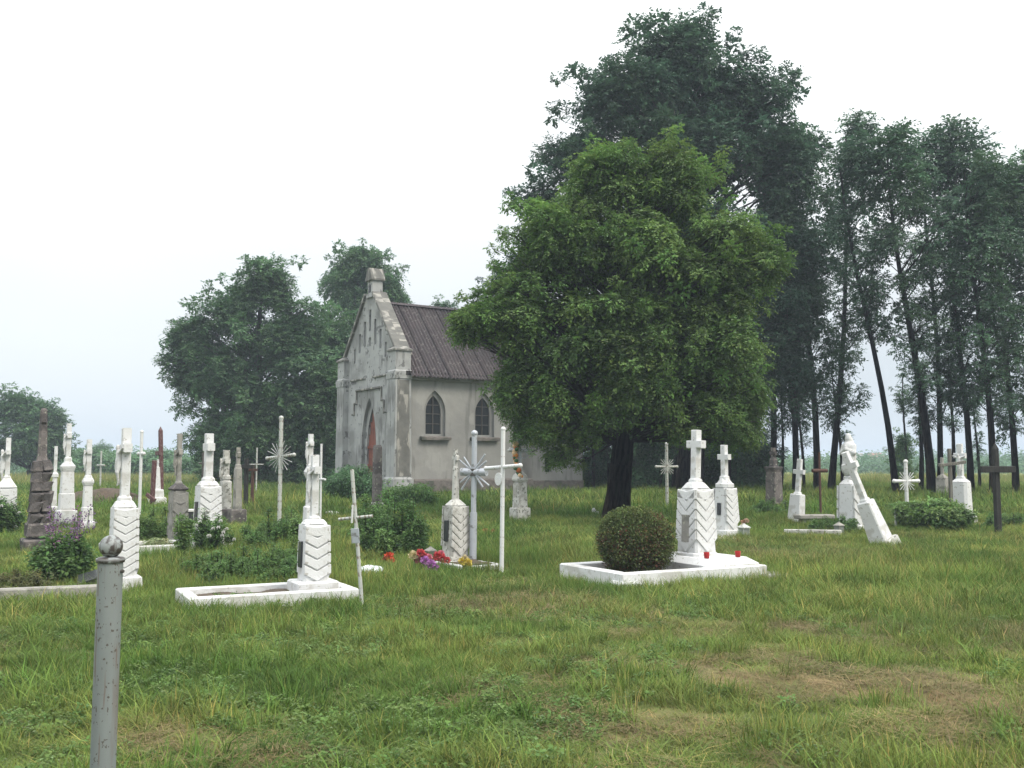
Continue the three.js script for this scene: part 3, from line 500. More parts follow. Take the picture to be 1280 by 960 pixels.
monument({ label: 'white stepped monument with square cap and crucifix before the bare earth mound', px: 108, py: 661, phi: 32, tiers: [['base', 0, 9, 26, 24], ['step', 9, 27, 18, 17], ['shaft', 27, 53, 15, 13.5], ['cap', 53, 58, 14, 18], ['cap_top', 58, 63, 18, 14]], cross: [62, 111, 8, 15, 96], figure: 1.5 });
monument({ label: 'brown grey stone monument with dark chevrons and a knobbly crucifix', px: 221, py: 682, phi: 36, mat: M.concrete, chevrons: 4, chevRise: 0.9, tiers: [['base', 0, 4, 34, 34], ['shaft', 4, 68, 27, 24, 0.04], ['cap', 68, 70, 25, 29], ['cap_top', 70, 77, 29, 13]], tierMat: [M.stone, M.concrete, M.stone, M.stone], cross: [76, 139, 7.5, 18, 116, 2], figure: 1.5 });
monument({ label: 'stained white monument with a broad cross slab, behind the white chevron monument by the rose', px: 281, py: 652, phi: 32, mat: M.whiteOld, tiers: [['base', 0, 16, 28, 27], ['shaft', 16, 50, 18, 17], ['pedestal', 50, 54, 13, 11]], tierMat: [M.stone], cross: [53, 89, 9.5, 20, 76], figure: 1.4 });
monument({ label: 'plain grey stone monument with a lobed cross on a dark plinth', px: 296, py: 654, phi: 32, mat: M.concrete, tiers: [['base', 0, 17, 28, 26], ['shaft', 17, 66, 14, 12, 0.03], ['cap', 66, 71, 12, 8]], tierMat: [M.stone], cross: [70, 94, 6, 12, 85, 2] });
monument({ label: 'white obelisk on a stepped base behind the leaning red posts', px: 196, py: 630, phi: 32, tiers: [['base', 0, 8, 28, 26], ['step', 8, 18, 20, 18], ['shaft', 18, 46, 10, 6]], cross: [45, 56, 3, 6, 52] });
monument({ label: 'small black grave tablet with a pale top between two monuments', px: 237, py: 660, phi: 32, mat: M.stone, tiers: [['base', 0, 5, 16, 16], ['shaft', 5, 20, 12, 12], ['cap', 20, 23, 14, 14]], tierMat: [M.stone, M.plaque, M.white] });
const m387 = monument({ label: 'white column with moulded capital and crucifix behind the chevron monument by the pipe cross', px: 386, py: 700, phi: 30, tiers: [['base', 0, 14, 34, 32], ['step', 14, 34, 24, 22], ['plinth_block', 34, 66, 20, 18], ['shaft', 66, 100, 14, 12, 0.05], ['capital', 100, 108, 13, 20, 0.04], ['cap_top', 108, 116, 20, 12, 0.04]], cross: [115, 156, 7.5, 15, 144], figure: 1.6 });

// right hand rows
monument({ label: 'dark brown stone monument with a broad block under the trees', px: 968, py: 634, phi: 35, mat: M.stone, tiers: [['base', 0, 6, 30, 30], ['shaft', 6, 44, 22, 20], ['cap', 44, 50, 20, 24], ['pillar', 50, 60, 12, 10]], cross: [59, 74, 6, 13, 67] });
monument({ label: 'small white monument with a plain cross, tilted on the grass near the rusty iron cross', px: 995, py: 652, phi: 48, lean: -5, tiers: [['base', 0, 4, 24, 24], ['shaft', 4, 34, 23, 20, 0.02]], cross: [33, 78, 8, 20, 62] });
const mMad = monument({ name: 'statue_monument', label: 'white monument topped with a draped praying statue', px: 1064, py: 662, phi: 40, chevrons: 4, tiers: [['base', 0, 6, 44, 42], ['shaft', 6, 56, 33, 30, 0.05], ['cap', 56, 62, 30, 20, 0.06], ['pedestal', 62, 66, 17, 16]] });
{ const f = mesh('statue', madonna, M.white, mMad.g), u = 46 * mMad.s / 0.82; f.scale.set(u, u, u); f.position.y = 65.5 * mMad.s + 0.14 * u; }
monument({ label: 'weathered white monument tilted far over in front of the praying statue', px: 1104, py: 682, phi: 42, lean: 21, mat: M.white, tiers: [['base', 0, 7, 46, 44], ['shaft', 7, 58, 31, 24, 0.02]], tierMat: [M.whiteOld, M.white], cross: [57, 124, 10.5, 28, 106], figure: 0 });
monument({ label: 'white monument with a rough crucifix standing behind a wooden pole cross', px: 1203, py: 652, phi: 45, mat: M.white, tiers: [['base', 0, 7, 40, 38], ['shaft', 7, 49, 30, 27, 0.06], ['cap', 49, 53, 27, 18, 0.06]], cross: [52, 97, 9, 20, 82], figure: 1.2 });
monument({ label: 'grey concrete gravestone standing between the far tree trunks', px: 1179, py: 622, phi: 40, mat: M.concrete, tiers: [['base', 0, 4, 24, 24], ['shaft', 4, 24, 18, 17], ['cap', 24, 28, 17, 10]], cross: [27, 50, 4.5, 12, 41] });

// the boulder monument: single stones stacked up
{
  const p = ground(48, 690), d = -p.z, s = d / F, g = thing('boulder_monument', 'dark monument of rough stacked boulders with a broken cross stump', 'gravestone', p, faceAt(32));
  reseed(301);
  const stoneG = (w, h, dd) => { const e = new RoundedBoxGeometry(w, h, dd, 3, Math.min(w, h, dd) * 0.16), q = e.attributes.position, ph = rr(0, 9); for (let i = 0; i < q.count; i++) { const v = [q.getX(i), q.getY(i), q.getZ(i)], n = (fbm(v[0] * 9 + ph, v[1] * 9 + v[2] * 5 + 20, 93, 3) - 0.5) * 0.15; const L = Math.hypot(...v) + 1e-6; q.setXYZ(i, v[0] * (1 + n / L), v[1] * (1 + 0.6 * n / L), v[2] * (1 + n / L)); } e.computeVertexNormals(); return boxUV(e); };
  const k = s / 1.37;
  for (const [y, h, w] of [[0, 20, 52], [18, 18, 42]]) for (const q of [-1, 1]) { const m = mesh('stone', stoneG(w * k * 0.52, h * s, w * k), M.stone, g); m.position.set(q * w * k * 0.25, (y + h / 2) * s - (y ? 0 : 0.05), 0); }
  let y = 35; const rows = 6, hR = 77 / rows;
  for (let r = 0; r < rows; r++) { const w = (35 - r * 1.4) * k, off = r % 2; for (const qx of [-1, 1]) for (const qz of [-1, 1]) { const f = 0.5 + (off ? 0.05 : -0.05) * qx * qz; const m = mesh('stone', stoneG(w * 0.53, hR * s * 1.06, w * 0.53), M.stone, g); m.position.set(qx * w * 0.25, (y + hR * (r + 0.5)) * s, qz * w * 0.25); m.rotation.set(rr(-0.12, 0.12), rr(-0.15, 0.15), qx * (off ? 0.22 : -0.2) + rr(-0.12, 0.12)); m.scale.setScalar(rr(0.94, 1.08)); } }
  const top = mesh('cross_stump', loft([[112 * s, 10 * k, 9 * k, 0.03], [118 * s, 8 * k, 7 * k, 0.03], [160 * s, 6 * k, 6 * k, 0.03], [176 * s, 4.6 * k, 5 * k, 0.02], [178 * s, 3 * k, 3 * k, 0.02]]), M.stone, g);
  for (const q of [-1, 1]) { const a = mesh('broken_arm', loft([[0, 5 * k, 5 * k, 0.02], [5 * s, 5 * k, 4 * k, 0.02]]), M.stone, g); a.position.set(q * 5 * k, 160 * s, 0); }
  noGrass(p, g.rotation.y, 26 * k, 26 * k);
}

// free-standing crosses of pipe, iron and wood
function poleCross(o) {   // py base, top, bar [y, span], r pole radius px
  const p = o.depth ? onGround(o.px, o.depth) : ground(o.px, o.py), s = -p.z / F, turn = o.turn ?? -0.5, g = thing(o.name, o.label, 'cross', p, turn, o.group), m = o.mat;
  const H = (o.py - o.top) * s, r = o.r * s, c = Math.abs(Math.cos(turn));
  if (o.lean) g.quaternion.premultiply(new THREE.Quaternion().setFromAxisAngle(new THREE.Vector3(0, 0, 1), o.lean * Math.PI / 180));
  const square = o.square, bar = (a, b, w) => square ? null : boxUV(rod(a, b, w, w, 10));
  if (square) { const e = mesh('post', loft([[-0.3, r, r, r * 0.2], [H - r * (o.point ? 2.2 : 0.3), r, r, r * 0.2], [H, o.point ? r * 0.15 : r * 0.8, o.point ? r * 0.15 : r * 0.8, r * 0.1]]), m, g); }
  else { const q = o.stepY ? (o.py - o.stepY) * s : 0; mesh('post', bar([0, -0.3, 0], [0, q || H, 0], q ? r * 1.35 : r), m, g); if (q) mesh('upper_post', bar([0, q, 0], [0, H, 0], r), m, g); }
  if (o.bar) {
    const [by, span, bw = 1] = o.bar, y = (o.py - by) * s, h = span / 2 * s / c, off = (o.barOff ?? 0) * s / c;
    const cb = square ? loft([[-h, r * bw, r * 0.7, r * 0.15], [h, r * bw, r * 0.7, r * 0.15]]).rotateZ(Math.PI / 2) : bar([-h, 0, 0], [h, 0, 0], r * bw);
    const e = mesh('crossbar', boxUV(cb), m, g); e.position.set(off, y, square ? r * 1.2 : 0); if (o.barTilt) e.rotation.z = o.barTilt;
    if (o.knobs) { for (const q of [-1, 1]) { const kn = mesh('end_finial', new THREE.SphereGeometry(r * bw * 1.25, 10, 8), m, g); kn.position.set(off + q * h, y + q * h * Math.tan(o.barTilt ?? 0), 0); } const t = mesh('end_finial', new THREE.SphereGeometry(r * 1.2, 10, 8), m, g); t.position.y = H; }
    if (o.rays) for (let i = 0; i < o.rays; i++) for (const q of [45, 135, 225, 315]) { const a = (q + (i - (o.rays - 1) / 2) * 17) * Math.PI / 180, L = (o.rayL ?? 14) * s * (i % 2 ? 1.15 : 0.95); mesh('ray', boxUV(rod([Math.cos(a) * r * 1.2, y + Math.sin(a) * r * 1.2, r * 0.6], [Math.cos(a) * L / c * 0.9, y + Math.sin(a) * L, r * 0.6], (o.rayR ?? 0.9) * s * 0.5, undefined, 6)), m, g); }
  }
  return { g, p, s, H };
}
const c627 = poleCross({ name: 'metal_cross', label: 'tall slim white metal cross with a tiny white oval plate', px: 627, py: 718, top: 539, r: 2.7, bar: [586, 43, 0.9], barTilt: 0.07, knobs: true, turn: -0.75, mat: M.whiteMetal, lean: -0.6 });
{ const e = mesh('oval_plate', new THREE.CylinderGeometry(8 * c627.s, 8 * c627.s, 0.02, 20).rotateX(Math.PI / 2).scale(0.75, 1, 1), M.whiteMetal, c627.g); e.position.set(-4 * c627.s, 117 * c627.s, 0.04); }
const c590 = poleCross({ name: 'metal_cross', label: 'silver painted pipe cross with a broad crossbar and ribbon rays', px: 591, py: 704, top: 544, stepY: 642, r: 3.4, bar: [592, 32, 1.5], rays: 2, rayL: 24, rayR: 2.4, knobs: false, turn: -0.45, mat: M.silver, lean: -0.6 });
{ const e = mesh('end_finial', new THREE.SphereGeometry(4.2 * c590.s, 12, 10), M.silver, c590.g); e.position.y = c590.H; const b = mesh('wire_binding', boxUV(rod([0, 107 * c590.s, 0], [0, 116 * c590.s, 0], 5 * c590.s, undefined, 12)), M.iron, c590.g); }
poleCross({ name: 'metal_cross', label: 'tall pale pole cross with a fan of rays and forked bar ends', px: 349, py: 660, top: 524, r: 2.6, bar: [572, 38, 0.8], barTilt: 0.1, knobs: true, rays: 4, rayL: 18, turn: -0.5, mat: M.greyMetal });
const c440 = poleCross({ name: 'metal_cross', label: 'leaning thin pipe cross with a small square tin plate', px: 453, py: 764, top: 590, r: 2.4, bar: [650, 44, 0.8], barTilt: 0.02, turn: -0.3, mat: M.greyMetal, lean: 5 });
{ const e = mesh('tin_plate', box(11 * c440.s, 18 * c440.s, 0.01, 0.003), M.silver, c440.g); e.position.set(0, 83 * c440.s, 0.04); const w = mesh('wire_tie', boxUV(rod([-4 * c440.s, 108 * c440.s, 0.03], [-1 * c440.s, 130 * c440.s, 0.03], 0.012)), M.whiteMetal, c440.g); }
poleCross({ name: 'metal_cross', label: 'thin white pole with a collar beside the bare earth mound', px: 174, py: 648, top: 541, r: 1.9, bar: [568, 8, 1], mat: M.whiteMetal, knobs: true });
poleCross({ name: 'metal_cross', label: 'small thin white cross far out on the slope', px: 125, py: 614, top: 564, r: 1.1, bar: [582, 12, 1], mat: M.greyMetal });
poleCross({ name: 'metal_cross', label: 'thin white rod cross directly behind the narrow grooved monument', px: 157, py: 640, top: 558, r: 1.0, bar: [575, 8, 1], mat: M.whiteMetal });
poleCross({ name: 'metal_cross', label: 'pale grey ray cross beneath the big leafy tree', px: 834, py: 634, top: 556, r: 2.0, bar: [584, 27, 0.8], rays: 3, rayL: 11, knobs: true, turn: 0.3, mat: M.greyMetal });
poleCross({ name: 'metal_cross', label: 'slim grey cross beside the thick leaning trunk', px: 782, py: 634, top: 566, r: 1.5, bar: [582, 10, 0.9], turn: 0.2, mat: M.silver });
poleCross({ name: 'metal_cross', label: 'white ray cross beyond the low wire fenced grave', px: 1134, py: 640, top: 578, r: 2.4, bar: [602, 33, 0.9], rays: 3, rayL: 13, turn: 0.25, mat: M.whiteMetal, knobs: true });
poleCross({ name: 'metal_cross', label: 'rusty brown iron cross beside the small tilted white monument', px: 1026, py: 645, top: 566, r: 1.5, bar: [589, 20, 1.6], turn: 0.3, mat: M.rust });
poleCross({ name: 'wooden_cross', label: 'tall black wooden cross with a pointed top', px: 1248, py: 668, top: 555, r: 3.3, square: true, point: true, bar: [588, 46, 1.2], turn: 0.2, mat: M.oldWood });
poleCross({ name: 'wooden_cross', label: 'thin wooden pole cross in front of the white crucifix monument', px: 1190, py: 656, top: 562, r: 1.9, square: true, bar: [581, 36, 1.0], barTilt: 0.12, barOff: 2, turn: 0.2, mat: M.paleWood });
poleCross({ name: 'wooden_cross', label: 'dark red leaning post cross in front of the white obelisk', px: 202, py: 630, top: 534, r: 2.3, square: true, point: true, bar: [567, 10, 1.1], turn: -0.9, mat: M.redPaint, lean: 2.5 });
poleCross({ name: 'wooden_cross', label: 'short dark red slanting post beside the white obelisk', px: 190, py: 632, top: 576, r: 2.3, square: true, bar: [622, 14, 1.0], barTilt: -0.5, turn: -0.4, mat: M.redPaint, lean: -1.5 });
poleCross({ name: 'wooden_cross', label: 'low orange brown post cross under the broad tree', px: 315, py: 634, top: 582, r: 1.6, square: true, bar: [588, 14, 1], turn: -0.3, mat: M.rust });
poleCross({ name: 'wooden_cross', label: 'weathered brown cross frame next to the plain grey stone monument', px: 307, py: 636, top: 574, r: 2.2, square: true, bar: [584, 22, 1.1], turn: -0.3, mat: M.oldWood });
poleCross({ name: 'metal_cross', label: 'thin grey rod cross against the dark broad tree', px: 320, py: 622, top: 560, r: 1.0, bar: [581, 18, 0.8], turn: -0.3, mat: M.greyMetal });
poleCross({ name: 'metal_cross', label: 'dark thin pole just behind the white chevron monument by the rose', px: 252, py: 640, top: 566, r: 1.3, bar: [580, 10, 1], turn: -0.3, mat: M.iron });
poleCross({ name: 'metal_cross', label: 'white spiked rod showing over the chevron monument by the pipe cross', px: 400, py: 670, top: 556, r: 1.4, bar: [600, 14, 1], turn: -0.9, mat: M.whiteMetal });
// the dark weathered pillar before the chapel
{
  const p = ground(471, 642), s = -p.z / F, g = thing('stone_pillar', 'dark weathered broken pillar in front of the chapel door', 'pillar', p, faceAt(32));
  const k = s / 1.37; mesh('shaft', loft([[-0.2, 7.5 * k, 7.5 * k, 0.03], [60 * s, 6.8 * k, 6.8 * k, 0.03], [82 * s, 6.4 * k, 6.4 * k, 0.03], [85 * s, 5 * k, 5 * k, 0.03]]), M.stone, g); mesh('foot', loft([[-0.2, 11 * k, 11 * k, 0.03], [12 * s, 10 * k, 10 * k, 0.03], [14 * s, 8 * k, 8 * k, 0.03]]), M.concrete, g);
}
// the monument with the ironwork cross and a paper wreath
const m650 = monument({ label: 'grey white pedestal with a wrought iron cross and an orange wreath', px: 650, py: 650, phi: 32, mat: M.whiteOld, tiers: [['base', 0, 15, 28, 27], ['shaft', 15, 46, 20, 18], ['moulding', 46, 50, 18, 22], ['cap', 50, 56, 22, 18], ['cap_top', 56, 60, 16, 8]] });
{
  const g = m650.g, s = m650.s, k = m650.k, y0 = 59 * s, c = new THREE.Group(); c.name = 'iron_cross'; c.position.y = y0; c.rotation.y = 0.7; g.add(c);
  mesh('bars', boxUV(merge([rod([0, -0.02, 0], [0, 46 * s, 0], 0.05, 0.042), rod([-13 * s, 27 * s, 0], [13 * s, 27 * s, 0], 0.045)])), M.silver, c);
  for (const [x, y] of [[0, 46], [-13, 27], [13, 27]]) { const e = mesh('trefoil', mergeGeometries([[0, 0], [2, 0], [-2, 0], [0, 2]].map(q => new THREE.SphereGeometry(1.7 * s, 8, 6).translate((x + q[0]) * s, (y + q[1]) * s, 0))), M.whiteMetal, c); }
  for (const q of [0, 1, 2, 3]) { const e = mesh('scroll', new THREE.TorusGeometry(4 * s, 0.6 * s, 5, 14), M.silver, c); e.position.set((q % 2 ? 5 : -5) * s, (q < 2 ? 31 : 21) * s, 0); }
  const w = thing('grave_wreath', 'orange and green paper wreath hanging on the wrought iron cross', 'wreath', new THREE.Vector3(m650.p.x, m650.p.y + y0, m650.p.z), -0.2); reseed(411);
  const wm = [petal(0.62, 0.24, 0.04), petal(0.5, 0.14, 0.04), petal(0.04, 0.13, 0.05), petal(0.7, 0.5, 0.3)];
  for (let i = 0; i < 34; i++) { const a = i / 34, e = mesh('paper_flower', new THREE.IcosahedronGeometry(rr(2.0, 3.6) * s, 1), wm[rnd() * 4 | 0], w); e.position.set((-3 - 5 * Math.sin(a * 3.1) + rr(-2, 2) + a * 6) * s, (36 - a * 44) * s, 0.12 + rr(-0.05, 0.05)); e.rotation.set(rr(0, 3), rr(0, 3), 0); }
}
console.log('stones');

// ------------------------------------------------------------------ the painted fence post in front
{
  const top = at(137, 700, 4.6), p = new THREE.Vector3(top.x, height(top.x, top.z), top.z), g = thing('fence_post', 'grey painted steel pipe post with rust specks and a ball on top', 'post', p), H = top.y - p.y, r = 0.0555;
  const cyl = new THREE.CylinderGeometry(r, r, H + 0.4, 32, 1, true); cyl.translate(0, (H - 0.4) / 2, 0);
  const uv = cyl.attributes.uv; for (let i = 0; i < uv.count; i++) uv.setXY(i, uv.getX(i) * 2 * Math.PI * r, uv.getY(i) * (H + 0.4));
  mesh('pipe', cyl, M.paintPost, g);
  const lid = new THREE.LatheGeometry([[0, 0.014], [r * 0.9, 0.014], [r * 1.14, 0.008], [r * 1.16, 0], [r * 1.12, -0.01], [r * 0.98, -0.012]].reverse().map(q => new THREE.Vector2(...q)), 32); lid.translate(0, H, 0); mesh('cap_plate', boxUV(lid), M.paintBall, g);
  const ball = new THREE.SphereGeometry(0.052, 28, 20), q = ball.attributes.position; for (let i = 0; i < q.count; i++) { const n = 1 + 0.03 * (fbm(q.getX(i) * 40 + 9, q.getY(i) * 40 + q.getZ(i) * 30, 95, 2) - 0.5); q.setXYZ(i, q.getX(i) * n, q.getY(i) * n, q.getZ(i) * n); }
  ball.computeVertexNormals(); const b = mesh('ball', boxUV(ball), M.paintBall, g); b.position.y = H + 0.062;
  const bolt = mesh('bolt', rod([r - 0.005, H - 0.05, 0.01], [r + 0.012, H - 0.05, 0.012], 0.008), M.iron, g); noGrass(p, 0, 0.06, 0.06);
  g.rotation.z = -0.004;
}

// ------------------------------------------------------------------ small things on the graves
{
  // kerb of the grave beside the post, with a black slab lying in it
  const a = ground(8, 752), b = ground(150, 746), turn = Math.atan2(-(b.z - a.z), b.x - a.x), L = a.distanceTo(b), g = thing('grave_kerb', 'plain grey concrete kerb beside the narrow grooved monument', 'grave border', a, turn);
  const e = mesh('kerb_side', loft([[-0.35, L / 2 + 0.5, 0.08, 0.02], [0.13, L / 2 + 0.5, 0.07, 0.02], [0.15, L / 2 + 0.48, 0.05, 0.02]]), M.concrete, g); e.position.set(L / 2 - 0.55, 0, 0);
  const f = mesh('kerb_end', loft([[-0.35, 0.07, 0.8, 0.02], [0.12, 0.06, 0.8, 0.02]]), M.concrete, g); f.position.set(-1.0, 0, -0.9);
  const q = ground(112, 738), t = thing('grave_tablet', 'black polished tablet lying tilted on the grave beside the grooved monument', 'tablet', q, 0.4); const sl = mesh('slab', box(0.30, 0.03, 0.36, 0.006), M.plaque, t); sl.position.y = 0.16; sl.rotation.set(0.2, 0, 0.3); const sp = mesh('support', box(0.1, 0.24, 0.2, 0.01), M.concrete, t); sp.position.set(0.03, -0.1, 0);
}
{ // single kerb bar lying in the grass
  const a = ground(980, 668), b = ground(1052, 670), t = thing('kerb_stone', 'long thin white kerb lying in the grass near the tilted monuments', 'kerb', a, Math.atan2(-(b.z - a.z), b.x - a.x)); const L = a.distanceTo(b); const e = mesh('bar', box(L, 0.3, 0.09, 0.015), M.whiteOld, t); e.position.set(L / 2, -0.19, 0);
  const c = ground(1018, 655), w = thing('grave_slab', 'grey plank like grave slab behind the long thin kerb', 'slab', c, 0.2); mesh('plank', box(0.9, 0.1, 0.35, 0.02), M.concrete, w).position.y = 0.12; mesh('support', box(0.7, 0.3, 0.25, 0.02), M.concrete, w).position.y = -0.18;
}
{ // low wire fence round a grave
  const a = ground(1120, 660), b = ground(1145, 662), c = ground(1186, 664), g = thing('grave_fence', 'low white wire fence round an overgrown grave', 'fence', a, 0);
  const P = [a, b, c].map(q => q.clone().sub(a)); P.forEach((q, i) => mesh('fence_post', boxUV(rod([q.x, q.y - 0.1, q.z], [q.x, q.y + 0.46, q.z], 0.026)), M.whiteMetal, g));
  for (const h of [0.26]) for (let i = 0; i < 2; i++) mesh('rail', boxUV(rod([P[i].x, P[i].y + h, P[i].z], [P[i + 1].x, P[i + 1].y + h, P[i + 1].z], 0.014)), M.whiteMetal, g);
}
function lantern(px, py, label, mat, h = 0.3) {
  const p = ground(px, py), g = thing('grave_lantern', label, 'lantern', p, 0.5), r = h * 0.3;
  mesh('base', loft([[-0.04, r * 1.05, r * 1.05, 0.01], [h * 0.12, r, r, 0.01]]), mat, g); const e = mesh('glass', loft([[h * 0.12, r * 0.8, r * 0.8, 0.008], [h * 0.68, r * 0.85, r * 0.85, 0.008]]), new THREE.MeshPhysicalMaterial({ color: 0xbfc6c4, roughness: 0.15, transmission: 0.6, thickness: 0 }), g);
  for (const [x, z] of [[1, 1], [1, -1], [-1, 1], [-1, -1]]) mesh('corner_bar', rod([x * r * 0.85, h * 0.1, z * r * 0.85], [x * r * 0.85, h * 0.7, z * r * 0.85], 0.008), mat, g);
  mesh('roof', loft([[h * 0.68, r * 1.15, r * 1.15, 0.01], [h * 0.74, r * 1.15, r * 1.15, 0.01], [h * 0.95, r * 0.25, r * 0.25, 0.01], [h, r * 0.2, r * 0.2, 0.01]]), mat, g);
  return g;
}
lantern(930, 673, 'grey glass lantern standing at the foot of the white monument with the collar', M.greyMetal, 0.30);
lantern(538, 702, 'grey lantern with a small peaked roof among the paper flowers', M.concrete, 0.25);
lantern(1049, 668, 'pale stone lantern at the foot of the praying statue monument', M.concrete, 0.26);
for (const [px, py, lab] of [[874, 704, 'small red candle glass at the front corner of the herringbone monument'], [897, 700, 'small red candle glass at the back corner of the herringbone monument']]) {
  const p = ground(px, py); p.y = m868.p.y + 0.305; const q = local(m868.p, k868turn, px < 880 ? 0.5 : 0.55, px < 880 ? 0.22 : -0.3); p.x = q.x; p.z = q.z;
  const g = thing('candle_glass', lab, 'candle', p); mesh('cup', new THREE.LatheGeometry([[0, 0], [0.035, 0], [0.042, 0.08], [0.036, 0.085]].map(v => new THREE.Vector2(...v)), 14), petal(0.45, 0.02, 0.02), g); mesh('wax', new THREE.CylinderGeometry(0.034, 0.032, 0.06, 12).translate(0, 0.035, 0), petal(0.5, 0.05, 0.04), g);
}
// paper flowers: each bunch is a thing, its blossoms parts
function petalGeo(n, r) {                                  // a loose head of folded petals
  reseed(611); const P = [], I = [];
  for (let i = 0; i < n; i++) { const d = new THREE.Vector3(gauss(), gauss() * 0.8 + 0.35, gauss()).normalize(), a = new THREE.Vector3(gauss(), gauss(), gauss()).cross(d).normalize(), b = d.clone().cross(a), k = P.length / 3, L = r * rr(0.75, 1.1), w = r * 0.34; for (const [u, v, c] of [[0.15, 0, 0], [0.65, 1, 0.12], [0.65, -1, 0.12], [1, 0, -0.05]]) { const q = d.clone().multiplyScalar(L * u).addScaledVector(a, v * w).addScaledVector(b, c * r); P.push(q.x, q.y, q.z); } I.push(k, k + 1, k + 3, k, k + 3, k + 2); }
  const g = new THREE.BufferGeometry(); g.setAttribute('position', new THREE.Float32BufferAttribute(P, 3)); g.setIndex(I); g.computeVertexNormals(); return g;
}
const blossomG = petalGeo(46, 1);
function bunch(px, py, label, list, stems = true) {
  const p = ground(px, py), s = -p.z / F, g = thing('flower_bunch', label, 'flowers', p);
  for (const [dx, dy, r, m] of list) { const e = mesh('blossom', blossomG, m, g); e.scale.setScalar(r * s); e.position.set(dx * s, dy * s, rr(-0.06, 0.06)); e.rotation.set(rr(0.5, 1.2), rr(0, 3), 0); if (stems) mesh('stem', rod([dx * s * 0.4, -0.05, 0], [dx * s, dy * s - 0.02, e.position.z], 0.006, 0.006, 5), MG.stem, g); }
  return g;
}
const MG = { stem: leafMat(0.06, 0.13, 0.04, 0.2) };
reseed(500);
const red = petal(0.50, 0.05, 0.06), orange = petal(0.60, 0.09, 0.03), pink = petal(0.58, 0.18, 0.24), purple = petal(0.42, 0.16, 0.44), yellow = petal(0.62, 0.50, 0.08), cream = petal(0.58, 0.50, 0.30);
bunch(486, 706, 'bright orange red paper flower at the edge of the weeds', [[0, 9, 7, orange], [4, 5, 5, orange], [-4, 5, 5, red], [-1, 15, 3.5, MG.stem]]);
bunch(524, 714, 'red and cream paper flower bunch beside the purple one', [[-7, 19, 7, cream], [2, 21, 7, red], [6, 17, 6.5, red], [-2, 13, 6, pink]]);
bunch(536, 718, 'purple pink paper flower bunch lying in the grass', [[-4, 16, 7, purple], [3, 12, 7, purple], [-1, 8, 6, purple], [7, 7, 6, purple], [0, 20, 5, pink]]);
bunch(552, 712, 'crimson paper flowers in front of the weathered herringbone monument', [[-5, 16, 7, red], [1, 13, 7, red], [7, 11, 5, red], [-1, 19, 5, pink]]);
bunch(582, 716, 'yellow paper flowers at the foot of the silver pipe cross', [[-4, 13, 6, yellow], [3, 12, 6, yellow], [0, 8, 6, yellow], [5, 7, 4.5, yellow], [-1, 17, 5, cream]]);
bunch(612, 668, 'dry orange leaves lying in the grass behind the slim white cross', [[-5, 3, 5, petal(0.4, 0.2, 0.08)], [5, 3, 4, petal(0.45, 0.25, 0.12)]], false);
bunch(936, 668, 'small pale orange posy behind the grey glass lantern', [[-6, 14, 4, petal(0.5, 0.3, 0.2)], [-2, 16, 4, petal(0.55, 0.4, 0.3)], [-9, 10, 3.5, cream]]);
bunch(742, 644, 'tiny white flower posy on the lawn under the big tree', [[0, 6, 3.2, petal(0.8, 0.8, 0.8)], [4, 3, 2.6, petal(0.8, 0.8, 0.8)]]);
for (const [px, py, r, lab] of [[462, 720, 0.135, 'crumpled white plastic bag in the grass behind the leaning pipe cross'], [414, 646, 0.13, 'pale flat stone lying in the grass behind the capital monument']]) {
  const p = ground(px, py), g = thing(px > 430 ? 'plastic_bag' : 'flat_stone', lab, px > 430 ? 'bag' : 'stone', p, 0.3), e = new THREE.IcosahedronGeometry(r, 4), q = e.attributes.position; for (let i = 0; i < q.count; i++) { const x = q.getX(i), y = q.getY(i), z = q.getZ(i), n = 0.8 + 0.5 * fbm(x * 14 + 5, y * 14 + z * 11, 97, 3); q.setXYZ(i, x * 1.5 * n, y * 0.55 * n, z * n); } e.computeVertexNormals(); const b = mesh(px > 430 ? 'crumpled_sheet' : 'stone_body', boxUV(e), px > 430 ? std({ color: 0xdfe6ee, roughness: 0.5 }) : M.whiteOld, g); b.position.y = r * 0.55;
}
{ const g = kerb('low white painted kerb of the flower covered grave', ground(585, 710), faceAt(33), 0.35, 0.35, 0.5, 0.08, 0.08); }
// bare earth mound
{ const p = onGround(133, 30), g = thing('earth_mound', 'low mound of bare brown earth on the slope', 'mound', p); const e = new THREE.SphereGeometry(1, 40, 20), q = e.attributes.position; for (let i = 0; i < q.count; i++) { const n = 0.8 + 0.4 * fbm(q.getX(i) * 3 + 8, q.getZ(i) * 3 + q.getY(i) * 2, 98, 4); q.setXYZ(i, q.getX(i) * n * 1.1, q.getY(i) * n * 0.42, q.getZ(i) * n * 0.9); } e.computeVertexNormals(); mesh('heap', boxUV(e), std({ map: M.soil.map, bumpMap: bumpRough, bumpScale: 0.04, color: 0xffffff }), g); }
console.log('small things');

